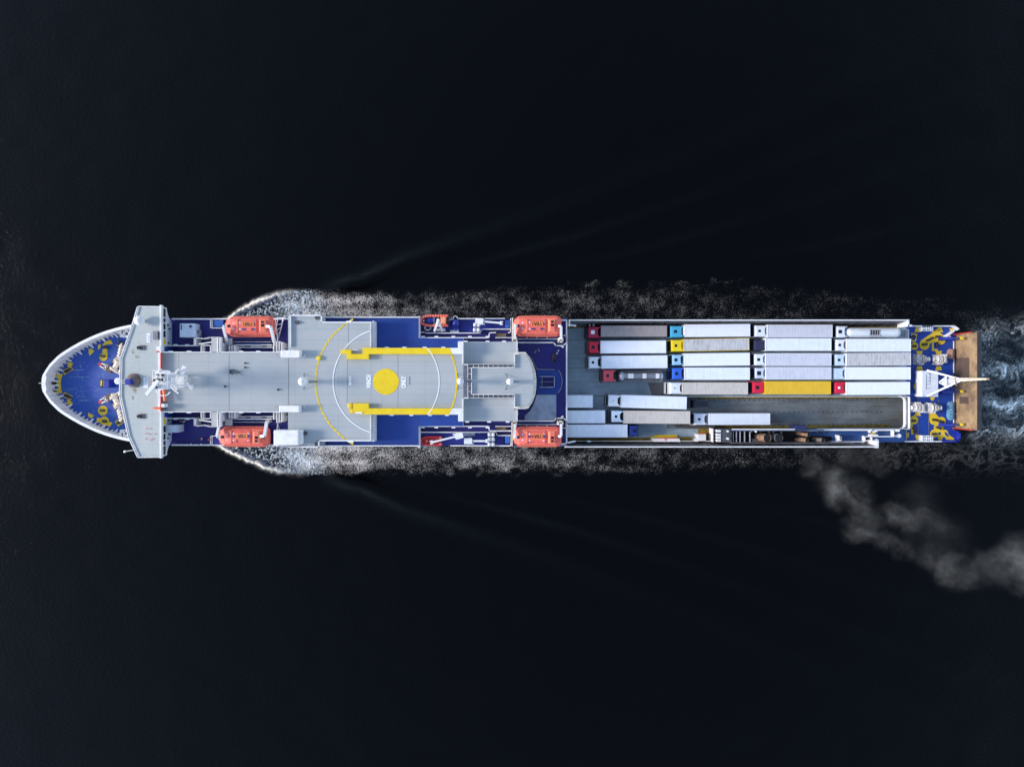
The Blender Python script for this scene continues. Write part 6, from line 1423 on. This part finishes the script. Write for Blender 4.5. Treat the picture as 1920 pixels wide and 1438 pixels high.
def ridged(vec, sc_, det=3, ro=.6):
    n_ = noise(nt, vec, sc_, det, ro); return mth(nt, 'SUBTRACT', 1.0, mth(nt, 'ABSOLUTE', mth(nt, 'MULTIPLY', mth(nt, 'SUBTRACT', n_, .5), 4.2)), clamp=True)
# froth: clumps with small dark holes
def lacenet(vec, sc_):                                   # network of strands along cell borders
    e = N(nt, 'ShaderNodeTexVoronoi', feature='DISTANCE_TO_EDGE'); e.inputs['Scale'].default_value = sc_; nt.links.new(vec, e.inputs['Vector']); return e.outputs['Distance']
vo = N(nt, 'ShaderNodeTexVoronoi', feature='F1'); vo.inputs['Scale'].default_value = 1.9; nt.links.new(vec_warp(v, 1.5, .7), vo.inputs['Vector'])
fr_p = mth(nt, 'ADD', mth(nt, 'MULTIPLY', mth(nt, 'SUBTRACT', .75, vo.outputs['Distance']), .9), mth(nt, 'MULTIPLY', noise(nt, v, 1.5, 5, .8), .75))
f_froth = mth(nt, 'MULTIPLY', ramp(nt, fr_p, .54, .80), A['froth'])
f_froth = mth(nt, 'MULTIPLY', f_froth, .8)
v1 = vec_warp(v, 1.0, 1.5); n_f = noise(nt, v, 2.6, 3, .7)
patch = ramp(nt, noise(nt, v, .30, 4, .72), .34, .68)
def rdgx(vec, sc_, det, ro, k):
    n_ = noise(nt, vec, sc_, det, ro); return mth(nt, 'SUBTRACT', 1.0, mth(nt, 'MULTIPLY', mth(nt, 'ABSOLUTE', mth(nt, 'SUBTRACT', n_, .5)), k), clamp=True)
r1 = rdgx(vec_warp(v, 1.2, 1.0), 1.7, 3, .6, 9.0); r2 = rdgx(vec_warp(v, 2.4, .5), 3.0, 2, .6, 9.0)
cov = mth(nt, 'MULTIPLY', A['lace'], mth(nt, 'ADD', mth(nt, 'MULTIPLY', A['lace'], .38), mth(nt, 'MULTIPLY', patch, .62)))
T_ = mth(nt, 'SUBTRACT', 1.0, mth(nt, 'MULTIPLY', cov, .74))
rr_ = mth(nt, 'MULTIPLY', mth(nt, 'MAXIMUM', r1, mth(nt, 'MULTIPLY', r2, .97)), mth(nt, 'ADD', .80, mth(nt, 'MULTIPLY', n_f, .38)))
mr_ = N(nt, 'ShaderNodeMapRange'); nt.links.new(rr_, mr_.inputs[0]); nt.links.new(T_, mr_.inputs[1]); nt.links.new(mth(nt, 'ADD', T_, .11), mr_.inputs[2])
f_lace = mth(nt, 'MULTIPLY', mr_.outputs[0], mth(nt, 'MULTIPLY', ramp(nt, A['lace'], .02, .2), mth(nt, 'ADD', .10, mth(nt, 'MULTIPLY', mth(nt, 'POWER', A['lace'], 1.4), .75))), clamp=True)
f_sw = mth(nt, 'MULTIPLY', A['swirl'], mth(nt, 'ADD', .55, mth(nt, 'MULTIPLY', n_f, .6)), clamp=True)
f_cr = mth(nt, 'MULTIPLY', A['crest'], mth(nt, 'ADD', .1, mth(nt, 'MULTIPLY', noise(nt, v, 1.8, 5, .8), 1.9)), clamp=True)
foam = mth(nt, 'MAXIMUM', mth(nt, 'MAXIMUM', f_froth, f_lace), mth(nt, 'MAXIMUM', f_sw, f_cr))
deep = mix(nt, A['wash'], (0.0004, 0.0005, 0.0009, 1), (0.002, 0.0065, 0.011, 1))
deep = mix(nt, mth(nt, 'MULTIPLY', A['froth'], .6), deep, (0.012, 0.025, 0.04, 1))
fcol = mix(nt, A['wash'], (0.85, 0.80, 0.75, 1), (0.80, 0.88, 0.88, 1))  # foam outside the wash tinted warm, low sunlight put into its colour
fcol = mix(nt, mth(nt, 'MULTIPLY', A['froth'], .8), fcol, (.62, .72, .80, 1)); fcol = mix(nt, A['crest'], fcol, (.95, .86, .76, 1))  # peach crest: glow of the low sun painted into the foam
nt.links.new(mix(nt, foam, deep, fcol), b.inputs['Base Color'])
nt.links.new(mth(nt, 'ADD', .06, mth(nt, 'MULTIPLY', foam, .65)), b.inputs['Roughness'])
b.inputs['IOR'].default_value = 1.33
nt.links.new(mth(nt, 'SUBTRACT', .25, mth(nt, 'MULTIPLY', foam, .18)), b.inputs['Specular IOR Level'])
bp = N(nt, 'ShaderNodeBump'); bp.inputs['Strength'].default_value = 1.0; bp.inputs['Distance'].default_value = .12
rip = mth(nt, 'ADD', mth(nt, 'MULTIPLY', noise(nt, coords(nt, (.8, 1.3, 1)), 1.3, 5, .66), .75), mth(nt, 'MULTIPLY', mth(nt, 'MULTIPLY', A['froth'], noise(nt, v, 1.6, 2, .6)), 4.0))
nt.links.new(rip, bp.inputs['Height']); nt.links.new(bp.outputs[0], b.inputs['Normal'])
me.materials.append(m)

# ================================================================ SMOKE
blobs = [(1506, 836, 14, 0.35), (1522, 846, 15, 0.45), (1545, 838, 16, 0.3), (1512, 852, 15, 0.4), (1531, 873, 21.8, 0.57), (1560, 884, 27.6, 0.48), (1570, 897, 29.9, 0.63), (1600, 905, 25.3, 0.34), (1573, 924, 29.9, 1), (1596, 928, 27.6, 0.69), (1566, 938, 18.4, 0.8), (1610, 945, 27.6, 0.46), (1624, 966, 24, 0.55), (1600, 990, 24, 0.7), (1621, 1000, 24, 1.0), (1645, 1008, 24, 0.7), (1650, 972, 24, 0.45), (1688, 966, 26, 0.65), (1712, 979, 26, 0.6), (1742, 970, 27, 0.45), (1754, 984, 20, 0.4), (1706, 994, 18, 0.35), (1650, 855, 30, 0.2), (1600, 855, 28, 0.25), (1675, 1020, 20.0, 0.32), (1700, 1030, 22.5, 0.32), (1728, 1038, 22.5, 0.32), (1752, 1047, 25.0, 0.41), (1784, 1062, 27.5, 0.68), (1812, 1072, 27.5, 0.45), (1850, 1064, 32.5, 0.41), (1882, 1058, 40.0, 0.63), (1915, 1056, 50.0, 0.68), (1958, 1060, 57.5, 0.63), (1725, 935, 40, 0.12), (1760, 1010, 60, 0.08)]
ZK = 27.0
m, nt, b, out = nodes('exhaust_smoke'); nt.nodes.remove(b)
v = coords(nt)
nn = N(nt, 'ShaderNodeTexNoise'); nn.inputs['Scale'].default_value = .16; nn.inputs['Detail'].default_value = 3; nn.inputs['Roughness'].default_value = .6; nt.links.new(v, nn.inputs['Vector'])
s1 = N(nt, 'ShaderNodeVectorMath', operation='SUBTRACT'); nt.links.new(nn.outputs['Color'], s1.inputs[0]); s1.inputs[1].default_value = (.5, .5, .5)
s2 = N(nt, 'ShaderNodeVectorMath', operation='MULTIPLY_ADD'); nt.links.new(s1.outputs[0], s2.inputs[0]); s2.inputs[1].default_value = (9, 9, 4); nt.links.new(v, s2.inputs[2])
vw = s2.outputs[0]; tot = None
for x, y, r_, a_ in blobs:
    c = P(x, y, ZK); r_ = r_*K(ZK)*1.35
    dd = N(nt, 'ShaderNodeVectorMath', operation='DISTANCE'); nt.links.new(vw, dd.inputs[0]); dd.inputs[1].default_value = c
    mr = N(nt, 'ShaderNodeMapRange', interpolation_type='SMOOTHSTEP'); mr.inputs[1].default_value = r_; mr.inputs[2].default_value = r_*.1; mr.inputs[3].default_value = 0; mr.inputs[4].default_value = a_
    nt.links.new(dd.outputs['Value'], mr.inputs[0]); tot = mr.outputs[0] if tot is None else mth(nt, 'MAXIMUM', tot, mr.outputs[0])
den = mth(nt, 'MULTIPLY', mth(nt, 'POWER', tot, 1.15), mth(nt, 'MULTIPLY', ramp(nt, noise(nt, vw, .30, 5, .72), .30, .68), ramp(nt, noise(nt, v, .85, 4, .7, .6), .18, .7)))
vol = N(nt, 'ShaderNodeVolumePrincipled'); vol.inputs['Color'].default_value = (.86, .84, .82, 1); vol.inputs['Anisotropy'].default_value = .1
nt.links.new(mth(nt, 'MULTIPLY', den, .12), vol.inputs['Density']); nt.links.new(vol.outputs[0], out.inputs['Volume'])
q = M(); a_ = P(1490, 1130, ZK); b_ = P(2010, 822, ZK); q.wbox(a_.x, a_.y, 21, b_.x, b_.y, 33)
so = q.obj('smoke', m); so['kind'] = 'stuff'

# ================================================================ LIGHT AND CAMERA
SUN_EL, SUN_AZ = 25.0, 180.0            # low sun ahead of the bow, from -x
w_ = bpy.data.worlds.new('World'); sc.world = w_; w_.use_nodes = True; nt = w_.node_tree
bg = nt.nodes['Background']; sky = nt.nodes.new('ShaderNodeTexSky'); sky.sky_type = 'NISHITA'; sky.sun_disc = False
sky.sun_elevation = R(SUN_EL); sky.sun_rotation = R(-90); sky.air_density = 1.0; sky.dust_density = 0.4; sky.ozone_density = 1.0
hs_ = nt.nodes.new('ShaderNodeHueSaturation'); hs_.inputs['Saturation'].default_value = .82; nt.links.new(sky.outputs[0], hs_.inputs['Color']); nt.links.new(hs_.outputs[0], bg.inputs[0]); bg.inputs[1].default_value = .15
sl = bpy.data.lights.new('sun', 'SUN'); sl.energy = 1.9; sl.angle = R(12); sl.color = (1.0, .90, .80)
so_ = bpy.data.objects.new('sun', sl); COL.objects.link(so_)
dirv = Vector((math.cos(R(SUN_EL))*math.cos(R(SUN_AZ)), math.cos(R(SUN_EL))*math.sin(R(SUN_AZ)), math.sin(R(SUN_EL))))
so_.rotation_euler = dirv.to_track_quat('Z', 'Y').to_euler(); so_.location = (0, 0, 200)
cam = bpy.data.cameras.new('camera'); co = bpy.data.objects.new('camera', cam); COL.objects.link(co)
co.location = (0, 0, H); co.rotation_euler = (0, 0, 0); cam.sensor_width = 36; cam.lens = 24; cam.clip_end = 20000; cam.clip_start = 1
sc.camera = co
sc.view_settings.view_transform = 'Standard'; sc.view_settings.look = 'None'; sc.view_settings.gamma = 1; sc.view_settings.exposure = 1.08
